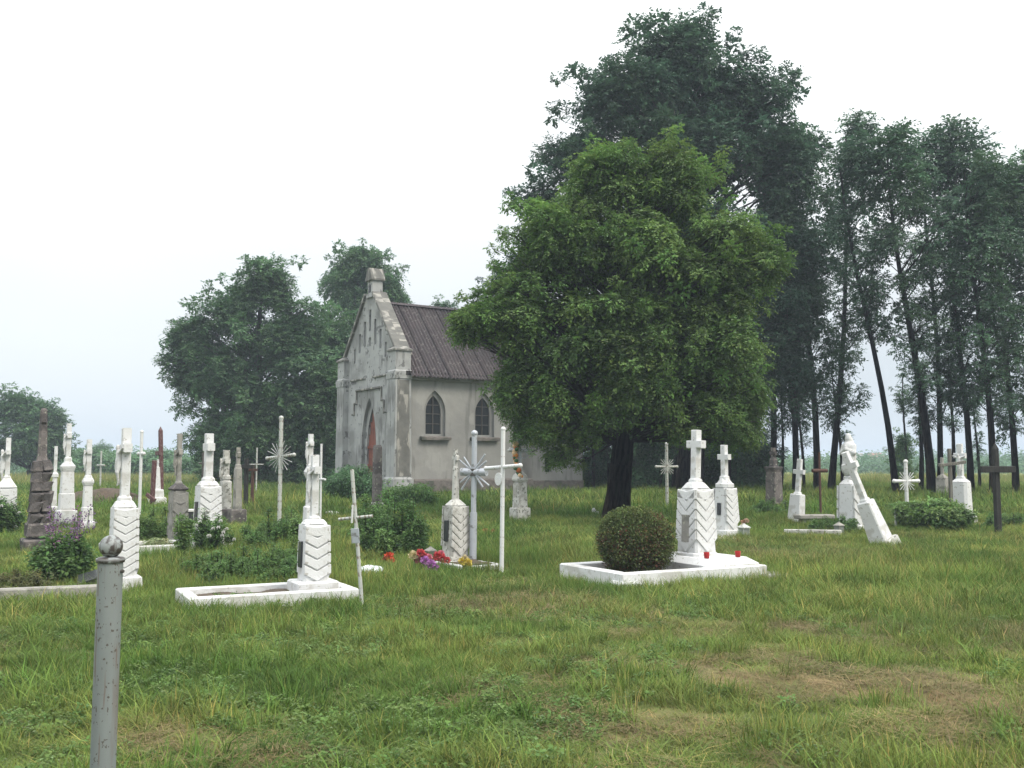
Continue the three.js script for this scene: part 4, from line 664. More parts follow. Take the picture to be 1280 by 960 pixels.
// ------------------------------------------------------------------ foliage
function clumpGeo(n, spread, len, wid, droop = 0.3, flat = 0.7, sd = 1) {
  reseed(sd); const P = [], I = [], N = [], C = [];
  for (let i = 0; i < n; i++) {
    const tone = rr(0.75, 1.25); let v = new THREE.Vector3(gauss(), gauss(), gauss()).normalize().multiplyScalar(spread * Math.cbrt(rnd())); v.y *= flat;
    const dir = new THREE.Vector3(gauss(), gauss() * 0.6 - droop, gauss()).addScaledVector(v, 0.8 / spread).normalize(), up = new THREE.Vector3(gauss() * 0.5, 1, gauss() * 0.5), side = dir.clone().cross(up).normalize(); up.copy(side).cross(dir);
    const L = len * rr(0.7, 1.25), w = wid * rr(0.75, 1.2), k = P.length / 3;
    const pt = (a, b, c) => { const q = v.clone().addScaledVector(dir, a * L).addScaledVector(side, b * w).addScaledVector(up, c * L); P.push(q.x, q.y, q.z); N.push(up.x, up.y, up.z); C.push(tone, tone, tone); };
    pt(0, 0, 0); pt(0.42, 0.5, 0.06); pt(0.42, -0.5, 0.06); pt(1, 0, -0.10); I.push(k, k + 1, k + 3, k, k + 3, k + 2);
  }
  const g = new THREE.BufferGeometry(); g.setAttribute('position', new THREE.Float32BufferAttribute(P, 3)); g.setAttribute('normal', new THREE.Float32BufferAttribute(N, 3)); g.setAttribute('color', new THREE.Float32BufferAttribute(C, 3)); g.setIndex(I); return g;
}
function lobeGeo(R, nS, nL, len, wid, droop, sd, flat = 0.75) {   // a bough end: leafy sprays round a centre
  reseed(sd); const P = [], I = [], N = [], C = [], Y = new THREE.Vector3(0, 1, 0);
  for (let i = 0; i < nS; i++) {
    const st = new THREE.Vector3(gauss(), gauss(), gauss()).normalize(); const o = st.clone().multiplyScalar(R * 0.62 * Math.cbrt(rnd())); o.y *= flat;
    const dir = st.multiplyScalar(0.8).add(new THREE.Vector3(gauss() * 0.5, gauss() * 0.3 + 0.12, gauss() * 0.5)).normalize(), L = R * rr(0.4, 0.85), tone = rr(0.8, 1.2);
    for (let j = 0; j < nL; j++) {
      const t = (j + 1) / nL, c = o.clone().addScaledVector(dir, L * t); c.y = o.y + (c.y - o.y) * flat - droop * L * t * t;
      const sideV = dir.clone().cross(Y).normalize().multiplyScalar(j % 2 ? 1 : -1), d = dir.clone().multiplyScalar(0.6).add(sideV.multiplyScalar(0.8)).add(new THREE.Vector3(gauss() * 0.75, gauss() * 0.6 - 0.2 - droop * 0.4, gauss() * 0.75)).normalize();
      const up = new THREE.Vector3(gauss() * 0.45, 1, gauss() * 0.45), side = d.clone().cross(up).normalize(); up.copy(side).cross(d);
      const l = len * rr(0.7, 1.25), w = wid * rr(0.75, 1.2), k = P.length / 3, tn = tone * rr(0.85, 1.18), yel = rr(0.9, 1.15);
      for (const [a, b, h] of [[0, 0, 0], [0.42, 0.5, 0.06], [0.42, -0.5, 0.06], [1, 0, -0.1]]) { const q = c.clone().addScaledVector(d, a * l).addScaledVector(side, b * w).addScaledVector(up, h * l); P.push(q.x, q.y, q.z); N.push(up.x, up.y, up.z); C.push(tn * yel, tn, tn); }
      I.push(k, k + 1, k + 3, k, k + 3, k + 2);
    }
  }
  const g = new THREE.BufferGeometry(); g.setAttribute('position', new THREE.Float32BufferAttribute(P, 3)); g.setAttribute('normal', new THREE.Float32BufferAttribute(N, 3)); g.setAttribute('color', new THREE.Float32BufferAttribute(C, 3)); g.setIndex(I); g.userData.R = R; return g;
}
const lobes3 = (...a) => [0, 1, 2].map(k => lobeGeo(...a, 700 + k * 13 + Math.round(a[0] * 100)));
const lobeFront = lobes3(0.55, 84, 8, 0.105, 0.064, 0.5), lobeTall = lobes3(0.8, 74, 9, 0.14, 0.085, 0.2), lobeRow = lobes3(0.6, 46, 8, 0.135, 0.075, 0.3), lobeFar = lobes3(1.0, 84, 9, 0.18, 0.11, 0.25), lobeHang = lobes3(0.9, 50, 14, 0.18, 0.09, 1.1);
const sprigA = lobeGeo(0.3, 22, 7, 0.105, 0.062, 0.25, 771), sprigB = lobeGeo(0.3, 20, 6, 0.125, 0.08, 0.15, 772);
const clumpA = clumpGeo(26, 0.34, 0.105, 0.062, 0.35, 0.8, 11), clumpB = clumpGeo(26, 0.42, 0.15, 0.085, 0.35, 0.7, 12), clumpC = clumpGeo(30, 0.6, 0.22, 0.13, 0.3, 0.7, 13), clumpFine = clumpGeo(34, 0.11, 0.035, 0.02, -0.2, 0.9, 14), clumpW = clumpGeo(38, 0.095, 0.055, 0.030, 0.1, 0.8, 15);
const LM = { light: leafMat(0.116, 0.208, 0.056), mid: leafMat(0.088, 0.178, 0.078), dark: leafMat(0.060, 0.122, 0.074), ash: leafMat(0.066, 0.134, 0.074), box: leafMat(0.090, 0.118, 0.040, 0.25), boxRed: leafMat(0.17, 0.085, 0.055, 0.25), weed: leafMat(0.10, 0.19, 0.055), weedLight: leafMat(0.15, 0.25, 0.075) };
const _m = new THREE.Matrix4(), _q = new THREE.Quaternion(), _e = new THREE.Euler(), _s = new THREE.Vector3(), _c = new THREE.Color();
function scatter(name, geo, mat, items, parent, vary = 0.3) {   // items [x, y, z, scale, ry?, tint?]
  const im = new THREE.InstancedMesh(geo, mat, items.length); im.name = name; parent.add(im);
  items.forEach((it, i) => { _e.set(rr(-0.35, 0.35), rr(0, 6.283), rr(-0.35, 0.35)); _s.setScalar(it[3]); im.setMatrixAt(i, _m.compose(new THREE.Vector3(it[0], it[1], it[2]), _q.setFromEuler(_e), _s)); const k = 1 + vary * (rnd() - 0.5) * 2, w = 1 + vary * 0.45 * (rnd() - 0.5) * 2; _c.setRGB(k * w, k, k * (0.9 + 0.2 * rnd())); im.setColorAt(i, _c); });
  return im;
}
// a tree: p base point, trunk path, lobes of leaves each carried by a limb
function tree(o) {
  reseed(o.seed); const p = o.p, g = thing(o.name, o.label, o.category ?? 'tree', p, 0, o.group);
  const top = o.top, path = [], rad = [], n = 9; let wob = [rr(-1, 1), rr(-1, 1)];
  for (let i = 0; i <= n; i++) { const t = i / n; path.push(new THREE.Vector3((o.lean ?? 0) * t + (o.bend ?? 0) * t * t + Math.sin(t * 5 + wob[0]) * 0.012 * top, -0.25 + (top + 0.25) * t, (o.leanZ ?? 0) * t + Math.cos(t * 4 + wob[1]) * 0.012 * top)); rad.push(o.r * (i === 0 ? 1.22 : 1) * (1 - 0.86 * t) + 0.012); }
  const axis = y => { const t = clamp((y + 0.25) / (top + 0.25)) * n, i = Math.min(n - 1, Math.floor(t)); return path[i].clone().lerp(path[i + 1], t - i); };
  const parts = [limb(path, rad, o.seg ?? 9)];
  for (const l of o.lobes) {
    const hd = Math.hypot(l[0] - axis(l[1]).x, l[2] - axis(l[1]).z), y0 = clamp(l[1] - hd * rr(0.5, 0.9) - 0.3, o.fork ?? top * 0.2, top * 0.97), a = axis(y0), e = new THREE.Vector3(l[0], l[1], l[2]), mid = a.clone().lerp(e, 0.5); mid.y += hd * rr(0.02, 0.16); mid.x += rr(-0.2, 0.2); mid.z += rr(-0.2, 0.2);
    const L = a.distanceTo(e), r0 = Math.min(o.r * (1 - 0.86 * y0 / top) * 0.7, (0.010 + L * 0.0085) * (l[4] ? 0.45 : o.lobes.indexOf(l) % 7 ? 1 : 2)); const q = [a, a.clone().lerp(mid, 0.5).add(new THREE.Vector3(rr(-0.08, 0.08), rr(-0.03, 0.08), rr(-0.08, 0.08))), mid, mid.clone().lerp(e, 0.55).add(new THREE.Vector3(rr(-0.1, 0.1), rr(-0.05, 0.1), rr(-0.1, 0.1))), e]; parts.push(limb(q, [r0, r0 * 0.8, r0 * 0.6, r0 * 0.4, 0.008], 5));
    const nb = l[4] ? 0 : o.twigs ?? 2; for (let k = 0; k < nb; k++) { const u = rr(0.5, 0.95), b0 = mid.clone().lerp(e, u), b1 = e.clone().add(new THREE.Vector3(gauss(), gauss() * 0.6, gauss()).multiplyScalar(l[3] * 0.75)); parts.push(limb([b0, b0.clone().lerp(b1, 0.5).add(new THREE.Vector3(0, 0.06, 0)), b1], [r0 * 0.4, r0 * 0.28, 0.005], 4)); }
  }
  mesh('trunk', merge(parts), M.bark, g);
  const sets = o.geo.map(() => []), sprigs = [];
  for (const l of o.lobes) if (l[4]) sprigs.push([l[0], l[1], l[2], l[3] / 0.3 * rr(0.8, 1.2)]); else sets[rnd() * sets.length | 0].push([l[0], l[1], l[2], l[3] / o.geo[0].userData.R * (o.leaf ?? 1)]);
  if (sprigs.length) scatter('crown', o.geo === lobeFront ? sprigA : sprigB, o.mat, sprigs, g, o.vary ?? 0.16).userData = { kind: 'stuff' };
  sets.forEach((it, k) => { if (it.length) scatter('crown', o.geo[k], o.mat, it, g, o.vary ?? 0.16).userData = { kind: 'stuff' }; });
  return g;
}
// lobes spread through ellipses given in the picture at a depth: [px, py, rx, ry, count, lobe radius in px]
function lobesIn(list, depth, p, zk = 0.9, shell = 0.55) {
  const out = []; const s = depth / F;
  for (const [px, py, rx, ry, n, lr] of list) { const c = at(px, py, depth); for (let i = 0; i < n; i++) { const v = new THREE.Vector3(gauss(), gauss(), gauss()).normalize().multiplyScalar(Math.pow(rnd(), shell)); const r = lr * s * rr(0.7, 1.3); out.push([c.x + v.x * Math.max(rx * s - r * 0.8, 0.1) - p.x, c.y + v.y * Math.max(ry * s - r * 0.6, 0.1) - p.y, c.z + v.z * Math.max(rx * s * zk - r * 0.8, 0.1) - p.z, r]); } }
  const edge = []; for (const [px, py, rx, ry, n, lr] of list) { const c = at(px, py, depth); for (let i = 0; i < n * 0.55; i++) { const v = new THREE.Vector3(gauss(), gauss() + 0.25, gauss()).normalize().multiplyScalar(rr(0.95, 1.14)), r = lr * s * rr(0.28, 0.5); edge.push([c.x + v.x * rx * s - p.x, c.y + v.y * ry * s - p.y, c.z + v.z * rx * s * zk - p.z, r, 1]); } }
  return [...out, ...edge];
}
// the light green tree in front of the chapel
{
  const p = ground(768, 652), d = -p.z; reseed(1001); console.log('front tree depth', d.toFixed(1));
  tree({ seed: 1002, name: 'leafy_tree', label: 'broad light green tree overhanging the chapel roof', p, top: at(790, 250, d).y - p.y, r: 0.31, lean: 0.5, bend: 0.1, fork: 1.9, geo: lobeFront, mat: LM.light, seg: 12, twigs: 3, vary: 0.26,
    lobes: lobesIn([[755, 232, 72, 62, 30, 24], [845, 225, 66, 55, 28, 24], [700, 305, 85, 70, 40, 26], [800, 320, 110, 80, 50, 28], [905, 320, 75, 62, 36, 25], [650, 390, 85, 62, 42, 25], [760, 420, 110, 75, 60, 28], [880, 415, 90, 72, 50, 27], [690, 475, 66, 55, 36, 22], [800, 490, 95, 55, 46, 24], [900, 490, 58, 75, 36, 22], [645, 492, 34, 36, 12, 17], [596, 400, 42, 36, 18, 18], [945, 330, 45, 40, 16, 20], [855, 522, 84, 34, 28, 18], [690, 530, 46, 34, 16, 15], [935, 530, 26, 40, 12, 14], [770, 515, 60, 26, 12, 15], [668, 520, 40, 44, 24, 15], [712, 560, 40, 32, 18, 13], [648, 470, 40, 40, 18, 17], [908, 525, 44, 40, 24, 14], [945, 495, 26, 44, 14, 14], [730, 520, 40, 40, 14, 16]], d, p, 0.85, 0.5) });
}
// the tall dark tree behind it
{
  const d = 38, p = onGround(862, d);
  tree({ seed: 1102, name: 'tall_dark_tree', label: 'tallest dark green tree rising behind the light green one', p, top: at(860, 90, d).y - p.y, r: 0.5, lean: -0.3, fork: 4.5, geo: lobeTall, mat: LM.dark, twigs: 3, seg: 10,
    lobes: (reseed(1101), lobesIn([[845, 75, 75, 62, 30, 28], [790, 130, 95, 62, 32, 28], [920, 125, 85, 60, 32, 28], [730, 190, 70, 60, 24, 26], [860, 190, 110, 70, 36, 30], [960, 200, 60, 65, 24, 26], [690, 265, 50, 60, 18, 24], [660, 330, 42, 45, 12, 20], [850, 300, 140, 80, 34, 30], [980, 300, 50, 80, 22, 26], [870, 400, 120, 70, 24, 28], [620, 352, 22, 16, 4, 11], [970, 400, 50, 60, 14, 24], [1000, 350, 40, 70, 16, 22], [985, 450, 40, 50, 12, 20]], d, p, 0.8, 0.55)) });
}
// tall slender trees of the row
const rowT = [ // base px, depth, trunk radius m, lean px, top py, crown bottom py, half width px, lobes
  [790, 41, 0.13, 4, 450, 560, 28, 22], [815, 42, 0.14, -4, 440, 585, 30, 26], [843, 40, 0.15, 0, 420, 570, 30, 24], [905, 40, 0.16, 6, 330, 570, 36, 40], [935, 41, 0.14, -6, 330, 570, 36, 44],
  [962, 39, 0.16, 6, 230, 555, 38, 56], [988, 38, 0.15, 8, 185, 530, 40, 64], [1018, 39, 0.16, -14, 165, 515, 44, 74], [1040, 40, 0.16, 34, 148, 530, 38, 70], [1116, 35, 0.135, -50, 185, 420, 40, 42],
  [1160, 34, 0.18, -34, 163, 480, 40, 64], [1176, 37, 0.13, -8, 165, 530, 38, 62], [1206, 36, 0.14, -2, 160, 510, 40, 74], [1238, 34, 0.15, -12, 195, 510, 42, 70], [1263, 35, 0.14, 6, 200, 540, 42, 70], [1300, 35, 0.17, 6, 205, 500, 44, 44]];
const rowLabels = ['slender dark tree directly behind the thick leaning trunk', 'slender dark tree between the slim grey cross and the ray cross', 'slender dark tree behind the pale grey ray cross', 'slender dark tree rising behind the white monument with the collar', 'slender dark tree just past the white monument with the collar', 'slender dark tree behind the brown stone monument', 'slender dark tree between the brown stone monument and the small tilted one', 'slender dark tree behind the small tilted white monument', 'feathery tall tree behind the rusty iron cross', 'bare leaning trunk of a tall tree behind the tilted monument', 'thick curved trunk of a tall tree beyond the white ray cross', 'thin straight tall tree behind the concrete gravestone', 'tall tree behind the white crucifix monument', 'thick stemmed tall tree behind the black wooden cross', 'tall tree beyond the arm of the black wooden cross', 'tall tree last in the row past the black wooden cross'];
rowT.forEach(([px, d, r, lean, topPy, botPy, hw, n], i) => {
  const p = onGround(px, d), s = d / F; reseed(1200 + i);
  const L = []; for (let k = 0; k < n; k++) { const t = (k + rnd()) / n, py = topPy + (botPy - topPy) * t, prof = 0.25 + 0.75 * Math.sin(Math.PI * Math.min(1, 0.08 + t * 0.85)) + 0.15 * rnd(), a = rr(0, 6.283), q = Math.sqrt(rnd()) * hw * prof, c = at(px + lean * (615 - py) / (615 - topPy) + Math.cos(a) * q, py, d); L.push([c.x - p.x, c.y - p.y, c.z + Math.sin(a) * q * s - p.z, rr(0.40, 0.85) * (1 - 0.4 * t)]); }
  tree({ seed: 1300 + i, name: 'row_tree', label: rowLabels[i], group: 'tall trees in the row behind the graves', p, top: at(px, topPy + 20, d).y - p.y, r: r * 0.82, lean: lean * s, fork: 1.6, geo: lobeRow, mat: i % 3 ? LM.ash : LM.dark, twigs: 2, seg: 8, lobes: L });
});
// a few low leafless thin stems and saplings under the row
[[975, 40, 0.07, 470], [1052, 41, 0.08, 460], [1004, 42, 0.07, 450], [1130, 42, 0.06, 470], [1190, 40, 0.09, 440], [1222, 41, 0.06, 480], [948, 42, 0.09, 450], [875, 42, 0.10, 450], [826, 41, 0.08, 470], [1148, 38, 0.10, 450], [760, 43, 0.09, 480], [740, 43, 0.08, 500]].forEach(([px, d, r, topPy], i) => {
  const p = onGround(px, d); reseed(1500 + i);
  tree({ seed: 1600 + i, name: 'sapling', label: 'thin dark sapling with sparse twigs growing between the row trunks', category: 'sapling', group: 'saplings under the tree row', p, top: at(px, topPy, d).y - p.y, r, lean: rr(-0.3, 0.3), fork: 1.0, geo: lobeRow, mat: LM.ash, twigs: 2, seg: 6, lobes: lobesIn([[px, topPy + 30, 18, 36, 6, 10], [px, topPy + 90, 14, 30, 4, 8]], d, p) });
});
// trees behind and beside the chapel
{
  let d = 50, p = onGround(318, d);
  tree({ seed: 1701, name: 'spreading_tree', label: 'spreading green tree whose limbs show sky, beside the chapel front', p, top: at(330, 370, d).y - p.y, r: 0.42, lean: 0.2, fork: 1.8, geo: lobeFar, mat: LM.mid, lobes: (reseed(1700), lobesIn([[340, 355, 48, 36, 16, 20], [290, 385, 52, 40, 18, 21], [245, 420, 46, 36, 16, 19], [235, 480, 34, 44, 14, 17], [262, 545, 46, 44, 16, 18], [320, 440, 70, 50, 14, 22], [370, 420, 46, 55, 24, 22], [385, 500, 60, 60, 44, 24], [330, 530, 70, 55, 44, 22], [400, 565, 46, 40, 30, 20], [290, 575, 60, 26, 26, 16], [345, 590, 70, 22, 30, 16], [225, 450, 30, 40, 10, 15], [275, 460, 46, 50, 22, 20], [310, 490, 50, 40, 18, 20]], d, p, 0.8, 0.45)) });
  d = 54; p = onGround(412, d);
  tree({ seed: 1711, name: 'round_tree', label: 'dense green tree standing close behind the chapel front', p, top: at(412, 420, d).y - p.y, r: 0.3, fork: 1.5, geo: lobeFar, mat: LM.mid, lobes: (reseed(1710), lobesIn([[412, 440, 40, 60, 26, 22], [400, 520, 46, 60, 26, 22], [440, 480, 36, 60, 18, 20]], d, p, 0.8, 0.5)) });
  d = 60; p = onGround(455, d);
  tree({ seed: 1721, name: 'weeping_tree', label: 'tall drooping tree rising behind the chapel gable', p, top: at(455, 330, d).y - p.y, r: 0.32, fork: 3, geo: lobeHang, mat: LM.mid, lobes: (reseed(1720), lobesIn([[452, 330, 34, 28, 16, 18], [430, 352, 32, 36, 14, 17], [480, 360, 34, 44, 18, 18], [450, 390, 46, 44, 18, 20], [495, 372, 20, 30, 8, 14], [455, 460, 50, 50, 12, 20]], d, p, 0.8, 0.5)) });
  d = 56; p = onGround(562, d);
  tree({ seed: 1731, name: 'round_tree', label: 'small tree top peeping over the chapel ridge', p, top: at(562, 395, d).y - p.y, r: 0.2, fork: 3, geo: lobeFar, mat: LM.mid, lobes: (reseed(1730), lobesIn([[560, 392, 24, 20, 9, 13], [562, 440, 34, 46, 16, 18], [590, 420, 26, 30, 8, 15]], d, p, 0.8, 0.5)) });
  d = 44; p = onGround(745, d);
  tree({ seed: 1741, name: 'understorey_tree', label: 'dense low tree behind the chapel end wall', p, top: at(750, 480, d).y - p.y, r: 0.25, fork: 1, geo: lobeFar, mat: LM.mid, lobes: (reseed(1740), lobesIn([[745, 470, 46, 70, 20, 22], [735, 580, 26, 30, 8, 13], [800, 480, 60, 60, 18, 22]], d, p, 0.6, 0.5)) });
  d = 74; p = onGround(38, d);
  tree({ seed: 1751, name: 'round_tree', label: 'dark rounded tree on the slope behind the boulder monument', p, top: at(38, 510, d).y - p.y, r: 0.3, fork: 0.8, geo: lobeFar, mat: LM.mid, lobes: (reseed(1750), lobesIn([[15, 512, 34, 26, 14, 16], [55, 520, 32, 24, 14, 15], [35, 550, 52, 32, 26, 18], [70, 555, 24, 26, 8, 13], [0, 560, 34, 28, 10, 16]], d, p, 0.8, 0.5)) });
  d = 130; p = onGround(126, d);
  tree({ seed: 1761, name: 'round_tree', label: 'small distant tree beyond the thin white cross', p, top: at(126, 565, d).y - p.y, r: 0.2, fork: 0.5, geo: lobeFar, mat: LM.mid, lobes: (reseed(1760), lobesIn([[126, 562, 15, 13, 12, 7], [128, 577, 18, 10, 8, 7]], d, p, 0.8, 0.5)) });
  d = 52; p = onGround(1132, d);
  tree({ seed: 1771, name: 'field_bush', label: 'pale green bush tree in the field beyond the row', p, top: at(1132, 560, d).y - p.y, r: 0.1, fork: 0.5, geo: lobeFar, mat: LM.weed, lobes: (reseed(1770), lobesIn([[1128, 558, 20, 22, 14, 9], [1130, 585, 20, 16, 8, 8]], d, p, 0.8, 0.5)) });
}
console.log('trees');
// far woodland on the horizon, too far to tell apart
{
  reseed(1801); const items = [];
  for (let k = 0; k < 330; k++) { const side = k % 2, px = rr(-120, 1420), d = side ? rr(150, 210) : rr(230, 420); if (px < 240 && d < 150) continue; const p = onGround(px, d); const hgt = (d < 220 ? 3.2 : 6) * rr(0.5, 1.2); for (let i = 0; i < 14; i++) { items.push([p.x + rr(-4, 4), p.y + hgt * Math.sqrt(rnd()) * rr(0.2, 1), p.z + rr(-3, 3), d / 62]); } }
  for (let k = 0; k < 40; k++) { const px = rr(60, 245), d = rr(85, 120), p = onGround(px, d), hgt = rr(1.0, 2.5); for (let i = 0; i < 60; i++) items.push([p.x + gauss() * 1.7, p.y + hgt * Math.pow(rnd(), 0.6), p.z + gauss() * 1.7, 1.5]); }
  const w = scatter('far_woodland', clumpC, LM.mid, items, scene, 0.2); w.userData = { kind: 'stuff', label: 'far belt of trees and bushes along the horizon', category: 'woodland' };
}
// far farm houses
for (const [px, w, lab, c] of [[1093, 10, 'tiny distant house with a red roof on the horizon', [0.32, 0.16, 0.12]], [1068, 12, 'tiny distant pale house with a grey roof on the horizon', [0.30, 0.29, 0.29]]]) {
  const d = 330, p = onGround(px, d), g = thing('far_house', lab, 'house', p, 0.3); mesh('wall', box(w, 3.2, 6, 0.02).scale(0.5, 1, 1), std({ color: new THREE.Color().setRGB(0.6, 0.57, 0.5) }), g);
  const s = new THREE.Shape([[-3.4, 0], [3.4, 0], [0, 2.6]].map(q => new THREE.Vector2(...q))), e = new THREE.ExtrudeGeometry(s, { depth: w * 0.5 + 0.6, bevelEnabled: false }); e.rotateY(Math.PI / 2); e.translate(-w * 0.25 - 0.3, 3.2, 0); mesh('roof', boxUV(e), std({ color: new THREE.Color().setRGB(...c) }), g);
  for (const x of [-0.16, 0.1]) { const q = mesh('window', box(0.7, 1.0, 0.06, 0.01), M.glassDark, g); q.position.set(x * w, 1.1, 3.0); }
}

// ------------------------------------------------------------------ shrubs and garden plants
function shrub(name, label, px, py, rx, ry, o = {}) {   // a bush seen rx by ry in picture units, standing on its base
  if (name === 'tall_weeds') { o.upright = true; o.stems = Math.round((o.stems ?? 14) * 1.8); o.count = Math.round(o.count * 0.62); o.leaf = (o.leaf ?? 1) * 0.95; }
  const p = o.p ?? (o.depth ? onGround(px, o.depth) : ground(px, py)), s = -p.z / F; reseed(o.seed ?? Math.round(px * 7 + py)); const g = thing(name, label, o.category ?? 'bush', p, 0, o.group);
  const a = rx * s, h = ry * s, stems = [], items = []; const n = o.stems ?? 14;
  const tips = []; for (let i = 0; i < n; i++) { const an = rr(0, 6.28), q = Math.sqrt(rnd()); const tip = o.upright ? new THREE.Vector3(Math.cos(an) * q * a, h * (0.22 + 0.78 * Math.pow(rnd(), 1.7)) * (1.05 - 0.45 * q * q), Math.sin(an) * q * a) : new THREE.Vector3(Math.cos(an) * q * a * 0.9, h * (0.55 + 0.45 * rnd()) * Math.sqrt(1 - 0.6 * q * q), Math.sin(an) * q * a * 0.9); if (o.upright) tip.k = 0.92; tips.push(tip); const b0 = tip.k ?? 0.15, b1 = tip.k ? 0.97 : 0.5; stems.push(limb([new THREE.Vector3(tip.x * b0, -0.08, tip.z * b0), new THREE.Vector3(tip.x * b1, tip.y * 0.55, tip.z * b1), tip], [0.012, 0.009, 0.004].map(v => v * (o.stemR ?? 1)), 4)); }
  mesh('stems', merge(stems), o.stemMat ?? M.bark, g);
  if (o.ball) { for (let i = 0; i < o.count; i++) { const v = new THREE.Vector3(gauss(), gauss(), gauss()).normalize(), k = 0.86 + 0.16 * rnd() - (rnd() < 0.3 ? rr(0, 0.35) : 0) + 0.22 * (fbm(v.x * 2.2 + 5, v.y * 2.2 + v.z * 1.7, 99, 3) - 0.5) + (rnd() < 0.02 ? rr(0.05, 0.16) : 0); items.push([v.x * a * k, h / 2 + v.y * (v.y > 0 ? 0.93 : 1) * h / 2 * k, v.z * a * k, rr(0.8, 1.3)]); } }
  else if (o.upright) for (let i = 0; i < o.count; i++) { const t = tips[i % n], u = Math.pow(rnd(), 0.8); items.push([t.x * (0.92 + 0.08 * u) + gauss() * 0.035, Math.max(0.02, t.y * (0.08 + 0.95 * u)), t.z * (0.92 + 0.08 * u) + gauss() * 0.035, rr(0.6, 1.15) * (o.leaf ?? 1) * (1.15 - 0.55 * u)]); }
  else for (let i = 0; i < o.count; i++) { const t = tips[i % n], u = Math.pow(rnd(), 0.6); items.push([t.x * (0.2 + 0.8 * u) + gauss() * a * (o.loose ?? 0.16), Math.max(0.02, t.y * (0.12 + 0.9 * u) + gauss() * h * 0.05), t.z * (0.2 + 0.8 * u) + gauss() * a * (o.loose ?? 0.16), rr(0.7, 1.3) * (o.leaf ?? 1)]); }
  scatter('leaves', o.geo ?? clumpW, o.mat ?? LM.weed, items, g, o.vary ?? 0.3).userData = { kind: 'stuff' };
  return { g, p, s, tips, a, h };
}
{ // the clipped bush: green above, brown red below
  const p = local(m868.p, k868turn, -0.02, 1.06), s = -p.z / F; p.y = m868.p.y + 0.06;
  const b = shrub('clipped_bush', 'dense clipped globe of box, green with rusty brown twigs, inside the white kerb', 0, 0, 42, 82, { p, seed: 2001, ball: true, count: 1500, geo: clumpFine, mat: LM.box, stems: 30, vary: 0.35 });
  reseed(2002); const it = []; for (let i = 0; i < 420; i++) { const v = new THREE.Vector3(gauss(), gauss(), gauss()).normalize(); if (v.y > 0.35 + 0.3 * gauss() && v.x < 0.5) continue; const k = 0.88 + 0.14 * rnd() + 0.22 * (fbm(v.x * 2.2 + 5, v.y * 2.2 + v.z * 1.7, 99, 3) - 0.5); it.push([v.x * b.a * k, b.h / 2 + v.y * b.h / 2 * k, v.z * b.a * k, rr(0.7, 1.1)]); } scatter('brown_leaves', clumpFine, LM.boxRed, it, b.g, 0.3).userData = { kind: 'stuff' };
}
shrub('elder_bush', 'dark leafy bush growing beside the chapel door', 443, 612, 38, 44, { depth: 31, count: 900, geo: clumpA, mat: LM.mid, leaf: 0.75, stems: 24 });
shrub('elder_bush', 'low dark bush at the foot of the chapel wall corner', 512, 632, 34, 34, { depth: 28, count: 500, geo: clumpA, mat: LM.weed, leaf: 0.7, stems: 20 });
[[795, 'dark undergrowth bush next to the thick trunk'], [822, 'dark undergrowth bush behind the slim grey cross'], [858, 'dark undergrowth bush behind the large herringbone monument'], [885, 'dark undergrowth bush between the two herringbone monuments'], [925, 'dark undergrowth bush past the white monument with the collar'], [952, 'dark undergrowth bush near the brown stone monument'], [748, 'dark undergrowth bush at the chapel end wall'], [775, 'dark undergrowth bush seen past the thick trunk'], [838, 'dark undergrowth bush behind the pale grey ray cross'], [905, 'dark undergrowth bush directly behind the white monument with the collar'], [870, 'tall dark undergrowth bush behind the two herringbone monuments'], [808, 'tall dark undergrowth bush beyond the thick trunk'], [937, 'tall dark undergrowth bush between the collar monument and the brown stone']].forEach(([px, lab], i) => shrub('undergrowth_bush', lab, px, 610, [26, 22, 28, 24, 26, 20, 24, 26, 28, 24, 26, 28, 24][i], [84, 62, 92, 70, 82, 50, 66, 76, 88, 64, 104, 98, 90][i], { depth: 41 + (i % 4) * 1.5, count: 420, geo: clumpB, mat: LM.mid, stems: 14, stemR: 2, group: 'undergrowth below the tall dark tree' }));
shrub('tall_weeds', 'tall leafy weeds between the leaning pipe cross and the weathered herringbone monument', 492, 694, 42, 92, { count: 1500, stems: 44, geo: clumpW, mat: LM.weed, leaf: 1.5 });
shrub('tall_weeds', 'tall weeds spreading between the flowering rose and the chevron monument with the pipe cross', 372, 716, 34, 50, { count: 700, stems: 34, mat: LM.weed, leaf: 1.1 });
shrub('tall_weeds', 'upright weeds right below the dark weathered pillar', 462, 676, 22, 62, { count: 420, stems: 18, mat: LM.weed, leaf: 1.4 });
shrub('tall_weeds', 'weeds growing at the foot of the tall pale ray cross', 345, 686, 56, 48, { count: 1000, stems: 46, mat: LM.weed, leaf: 1.3 });
shrub('tall_weeds', 'dense low weeds behind the small kerbed grave of the chevron monument', 310, 722, 86, 42, { count: 2000, stems: 80, mat: LM.weed, leaf: 1.1 });
shrub('tall_weeds', 'green weeds beside the brown grey chevron monument', 194, 676, 26, 46, { count: 700, stems: 24, mat: LM.weedLight, leaf: 1.3 });
shrub('overgrown_bush', 'overgrown bushy weeds on the wire fenced grave', 1168, 662, 50, 36, { count: 1000, stems: 36, mat: LM.weedLight, leaf: 1.5 });
shrub('tall_weeds', 'dark weeds at the foot of the praying statue monument', 1040, 664, 30, 20, { count: 380, stems: 20, mat: LM.weed, leaf: 1.3 });
shrub('tall_weeds', 'nettles at the base of the black wooden cross', 1262, 660, 26, 26, { count: 300, stems: 18, mat: LM.weed, leaf: 1.3 });
shrub('tall_weeds', 'sparse weeds beside the white kerb with the clipped bush', 1100, 640, 40, 16, { count: 300, stems: 18, mat: LM.weed, leaf: 1.3 });
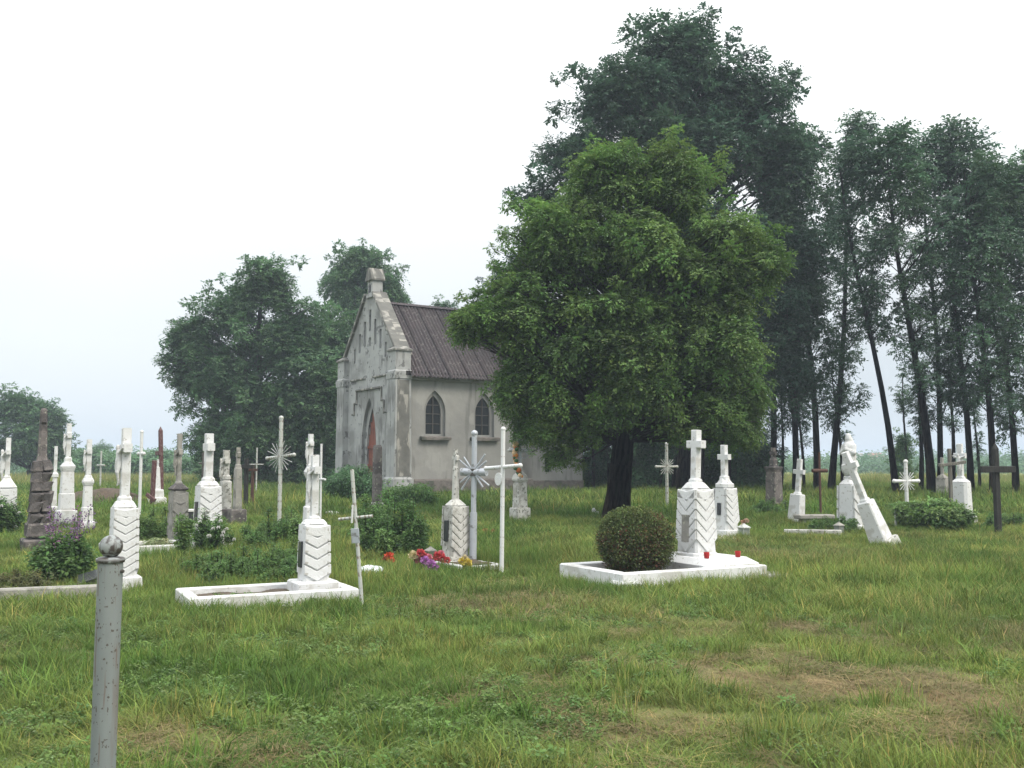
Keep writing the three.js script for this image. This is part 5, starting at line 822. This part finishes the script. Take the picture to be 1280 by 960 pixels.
shrub('pale_garden_plant', 'small pale variegated plant on the long white kerbed grave', 196, 688, 15, 15, { count: 110, stems: 12, mat: leafMat(0.32, 0.36, 0.20), leaf: 0.8 });
{ // rose with white flowers
  const b = shrub('rose_bush', 'loose rose bush with small white flowers beside the chevron monument', 262, 694, 32, 56, { count: 190, stems: 18, mat: LM.weed, leaf: 0.9, loose: 0.1 });
  const w = petal(0.72, 0.72, 0.70); for (let i = 0; i < 26; i++) { const t = b.tips[i % b.tips.length], e = mesh('blossom', blossomG, w, b.g); e.scale.setScalar(0.035); e.position.set(t.x + gauss() * 0.08, t.y + gauss() * 0.06, t.z + 0.1); }
}
{ const b = shrub('rose_bush', 'leafy rose with white flowers in front of the monument with the side figure', 6, 668, 20, 50, { count: 230, stems: 16, mat: LM.weed, leaf: 1.2 }); const w = petal(0.72, 0.72, 0.70); for (let i = 0; i < 14; i++) { const t = b.tips[i % b.tips.length], e = mesh('blossom', blossomG, w, b.g); e.scale.setScalar(0.04); e.position.set(t.x, t.y + gauss() * 0.06, t.z + 0.1); } }
{ // lupins: purple spikes over green leaves
  const b = shrub('lupin', 'clump of purple lupins beside the boulder monument', 78, 730, 34, 58, { count: 520, stems: 22, mat: LM.weed, leaf: 1.2 }); const pm = [petal(0.14, 0.07, 0.19), petal(0.20, 0.09, 0.18)];
  for (let i = 0; i < 12; i++) { const x = rr(-30, 36) * b.s, z = rr(-0.25, 0.25), h = rr(58, 84) * b.s, e = mesh('flower_spike', clumpGeo(70, 0.08, 0.03, 0.026, 0, 2.4, 3100 + i), pm[i % 2], b.g); e.userData = { kind: 'stuff' }; e.position.set(x, h, z); mesh('flower_stalk', rod([x * 0.6, 0, z], [x, h + 0.16, z], 0.006, 0.004, 5), LM.weed, b.g); }
}
for (const [px, py, h] of [[228, 700, 70], [370, 690, 44], [480, 700, 40]]) {
  const b = shrub('flowering_stalk', px === 228 ? 'tall thin flowering stalk beside the flowering rose' : px === 370 ? 'thin seeding stalk between the ray cross and the chevron monument' : 'thin stalk beside the orange red paper flower', px, py, 8, h, { count: 60, stems: 6, mat: LM.weedLight, category: 'plant' });
}
// weeds growing inside the near grave kerb and the grave by the post
shrub('tall_weeds', 'tufty weeds on the soil of the small kerbed grave', 290, 756, 46, 12, { p: local(m395.p, m395.turn, 0.05, 1.0), count: 260, stems: 20, mat: LM.weed, leaf: 0.8 });
shrub('tall_weeds', 'dry weeds in the grave behind the plain concrete kerb', 22, 742, 40, 30, { count: 420, stems: 30, mat: leafMat(0.12, 0.13, 0.05), leaf: 1.0 });
shrub('tall_weeds', 'tangled weeds under the brown stone monument', 968, 642, 34, 18, { count: 300, stems: 18, mat: LM.weed, leaf: 1.3 });
console.log('shrubs');

// ------------------------------------------------------------------ grass
const G1 = [0.080, 0.155, 0.028], G2 = [0.205, 0.252, 0.062], DRY = [0.235, 0.185, 0.100], DRY2 = [0.15, 0.118, 0.066];
// blades spread over a disc; kind 0 upright grass, 1 hay lying flat
function patch(n, R, hgt, wid, lean, sd, hay = false) {
  reseed(sd); const P = [], I = [], C = [], o = sd * 3.7;
  for (let i = 0; i < n; i++) {
    const a = rr(0, 6.283), q = R * Math.sqrt(rnd()), x = Math.cos(a) * q, z = Math.sin(a) * q, tuf = fbm(x * 5 / R * 0.5 + o, z * 5 / R * 0.5, 86, 3), b = rr(0, 6.283), h = hgt * rr(0.45, 1.15) * (0.3 + 3.0 * tuf * tuf), l = lean * h * rr(0.3, 1.4), w = wid * rr(0.7, 1.2), fx = Math.cos(b), fz = Math.sin(b), sx = -fz * w / 2, sz = fx * w / 2, k = P.length / 3;
    const g = rr(0.72, 1.28), yel = rnd() < (hay ? 1 : 0.09); const c = hay ? mulc([1, 0.8 + 0.2 * rnd(), 0.5 + 0.2 * rnd()], g) : yel ? [2.3 * g, 1.45 * g, 2.0 * g] : [g * rr(0.85, 1.15), g, g];
    const y0 = hay ? rr(0.004, 0.05) : -0.02, up = hay ? rr(-0.05, 0.18) : 1;
    const row = (t, ww) => { const y = hay ? y0 + h * up * t : h * t * (1 - 0.25 * t * lean), f = hay ? h * 2 * t : l * t * t; P.push(x + fx * f + sx * ww, y + (hay ? 0 : -0.02), z + fz * f + sz * ww, x + fx * f - sx * ww, y + (hay ? 0 : -0.02), z + fz * f - sz * ww); C.push(...c, ...c); };
    row(0, 1); row(0.55, 0.85); P.push(x + fx * (hay ? h * 2 : l), hay ? y0 + h * up : h * (1 - 0.25 * lean), z + fz * (hay ? h * 2 : l)); C.push(...c);
    I.push(k, k + 2, k + 1, k + 2, k + 3, k + 1, k + 2, k + 4, k + 3);
  }
  const g = new THREE.BufferGeometry(); g.setAttribute('position', new THREE.Float32BufferAttribute(P, 3)); g.setAttribute('color', new THREE.Float32BufferAttribute(C, 3)); g.setIndex(I); g.computeVertexNormals(); return g;
}
const grassM = leafMat(1, 1, 1, 0.3);
const tallSpots = [[1230, 790, 1.6, 1.2], [1180, 720, 2.5, 0.9], [300, 715, 1.6, 1.3], [470, 728, 1.2, 0.8], [380, 690, 2.0, 1.0], [80, 790, 1.2, 0.5], [690, 700, 1.6, 0.7], [560, 820, 1.2, 0.3]].map(([x, y, r, a]) => { const p = ground(x, y); return [p.x, p.z, r, a]; });
const tall = (x, z) => { let t = 0; for (const [a, b, r, k] of tallSpots) t = Math.max(t, k * Math.exp(-((x - a) ** 2 + (z - b) ** 2) / (r * r))); return t; };
function grassCol(x, z, dry, j = rnd()) { const n = fbm(x * 0.8, z * 0.8, 81, 3); let c = mixc(G1, G2, clamp(1.7 * (n - 0.32) + 0.3 * (j - 0.5))); c = mixc(c, j < 0.6 ? DRY : DRY2, clamp((dry - 0.15) * 0.8)); return mulc(c, rr(0.72, 1.2) * (0.72 + 0.56 * fbm(x * 2.3, z * 2.3, 88, 2))); }
const nrm = (x, z) => new THREE.Vector3(height(x - 0.15, z) - height(x + 0.15, z), 0.3, height(x, z - 0.15) - height(x, z + 0.15)).normalize();
const UPV = new THREE.Vector3(0, 1, 0), _q2 = new THREE.Quaternion();
const pools = new Map();
function put(key, geo, x, z, sx, sy, c) { if (!pools.has(key)) pools.set(key, { geo, list: [] }); pools.get(key).list.push([x, z, sx, sy, c]); }
const nearG = [1, 2, 3, 4].map(k => patch(1050, 0.36, 0.070, 0.0056, 1.3, 50 + k)), midG = [1, 2, 3].map(k => patch(860, 0.55, 0.115, 0.0095, 1.0, 60 + k)), farG = [1, 2].map(k => patch(620, 1.25, 0.26, 0.022, 0.7, 70 + k)), hayG = [1, 2].map(k => patch(420, 0.40, 0.085, 0.0042, 0, 80 + k, true)), bitG = [1, 2].map(k => patch(16, 0.06, 0.12, 0.006, 0.8, 90 + k));
const near = (x, z, R) => { for (let a = 0; a < 10; a++) if (blocked(x + Math.cos(a * 0.628) * R, z + Math.sin(a * 0.628) * R)) return true; return blocked(x, z) || [0.5, -0.5].some(t => blocked(x + R * t, z) || blocked(x, z + R * t)); };
function sow(name, geos, step, R, d0, d1, fn) {
  for (let d = d0; d < d1; d += step) for (let x = -0.64 * d - 1; x < 0.64 * d + 1; x += step) {
    const px = x + rr(-0.4, 0.4) * step, pz = -d + rr(-0.4, 0.4) * step, v = fn(px, pz, d);
    if (near(px, pz, R)) {   // beside a kerb or stone: small tufts that stay clear of it
      const nb = Math.round(34 * step * step / 0.16); for (let k = 0; k < nb; k++) { const tx = px + rr(-0.6, 0.6) * step, tz = pz + rr(-0.6, 0.6) * step; if (!near(tx, tz, 0.07)) put('edge_grass' + (k & 1), bitG[k & 1], tx, tz, 1, v[0] * rr(0.8, 1.4), v[1]); }
      continue;
    }
    if (v[2] > 0.16 + 0.2 * rnd() && d < 17) { put('mown_hay' + ((x * 7 | 0) & 1), hayG[(x * 7 | 0) & 1], px, pz, rr(0.5, 0.95) * R / 0.36, 1, mulc(mixc([0.17, 0.145, 0.10], [0.29, 0.25, 0.175], rnd()), rr(0.85, 1.1))); if (rnd() < clamp((v[2] - 0.5) * 0.7, 0, 0.3)) continue; }
    const k = rnd() * geos.length | 0; put(name + k, geos[k], px, pz, rr(0.95, 1.12), v[0], v[1]);
  }
}
reseed(4001);
sow('lawn_grass', nearG, 0.4, 0.40, 3.0, 10.6, (x, z) => { const dry = dryness(x, z), n = fbm(x * 1.6, z * 1.6, 82, 3); return [(0.55 + 0.9 * n + 0.9 * tall(x, z)) * (1 - 0.35 * dry), grassCol(x, z, dry), dry]; });
sow('meadow_grass', midG, 0.6, 0.60, 10.6, 26, (x, z) => { const dry = dryness(x, z), n = fbm(x * 1.1, z * 1.1, 83, 3); return [(0.55 + 0.9 * n + 1.0 * tall(x, z)) * (1 - 0.3 * dry), grassCol(x, z, dry), dry]; });
sow('field_grass', farG, 1.35, 1.35, 26, 85, (x, z, d) => { const n = fbm(x * 0.5, z * 0.5, 84, 3), f = meadow(x, z); const c = f ? mulc([0.20, 0.235, 0.075], rr(0.8, 1.2)) : grassCol(x, z, 0.08); return [(0.55 + 0.8 * n) * (f ? 1.6 : 1), c, 0]; });
{ // taller tufts standing out of the mown lawn
  reseed(4010); for (let k = 0; k < 5200; k++) { const d = Math.sqrt(rr(9, 210)), x = rr(-0.64, 0.64) * d, z = -d, n = fbm(x * 1.9 + 11, z * 1.9, 87, 3), dry = dryness(x, z); if (n < 0.5 || rnd() < dry || near(x, z, 0.08)) continue; for (let j = 0; j < 3; j++) { const tx = x + gauss() * 0.07, tz = z + gauss() * 0.07; put('edge_grass' + (k & 1), bitG[k & 1], tx, tz, rr(0.9, 1.6), rr(0.7, 1.25) * (0.6 + n), mulc(grassCol(tx, tz, dry * 0.5), rr(0.8, 1.1))); } }
}
const grassLabels = { lawn_grass: 'short rough mown grass of the graveyard lawn', meadow_grass: 'rough grass between the graves', field_grass: 'long grass under the trees and out in the field', mown_hay: 'dry mown hay lying on the lawn', edge_grass: 'grass tufts growing along kerbs and stones' };
for (const [key, { geo, list }] of pools) {
  const base = key.replace(/\d+$/, ''), im = new THREE.InstancedMesh(geo, grassM, list.length); im.name = numbered(base); im.userData = { kind: 'stuff', label: grassLabels[base], category: 'grass' }; scene.add(im);
  list.forEach(([x, z, sx, sy, c], i) => { _q.setFromUnitVectors(UPV, nrm(x, z)).multiply(_q2.setFromAxisAngle(UPV, rr(0, 6.283))); im.setMatrixAt(i, _m.compose(new THREE.Vector3(x, height(x, z), z), _q, _s.set(sx, sy, sx))); im.setColorAt(i, _c.setRGB(...c)); });
  console.log(key, list.length);
}
// broad-leaved weeds among the grass
{
  reseed(4006); const it = []; let n = 0; while (n < 3000) { const d = Math.sqrt(rr(10, 150)), x = rr(-0.62, 0.62) * d, z = -d; const f = fbm(x * 1.3 + 20, z * 1.3, 85, 3) + (x < 0.2 && d < 7.5 ? 0.14 : 0) - dryness(x, z) * 0.4; if (f < 0.52 || blocked(x, z)) { n += 0.15; continue; } it.push([x, height(x, z) + rr(0.01, 0.06), z, rr(0.35, 0.75)]); n++; }
  const w = scatter('lawn_weeds', clumpW, leafMat(0.12, 0.20, 0.055), it, scene, 0.3); w.userData = { kind: 'stuff', label: 'small broad leaved weeds scattered in the lawn', category: 'weeds' };
}
console.log('grass');

scene.traverse(o => { if (o.isMesh) { o.castShadow = true; o.receiveShadow = true; } });
renderer.render(scene, camera);
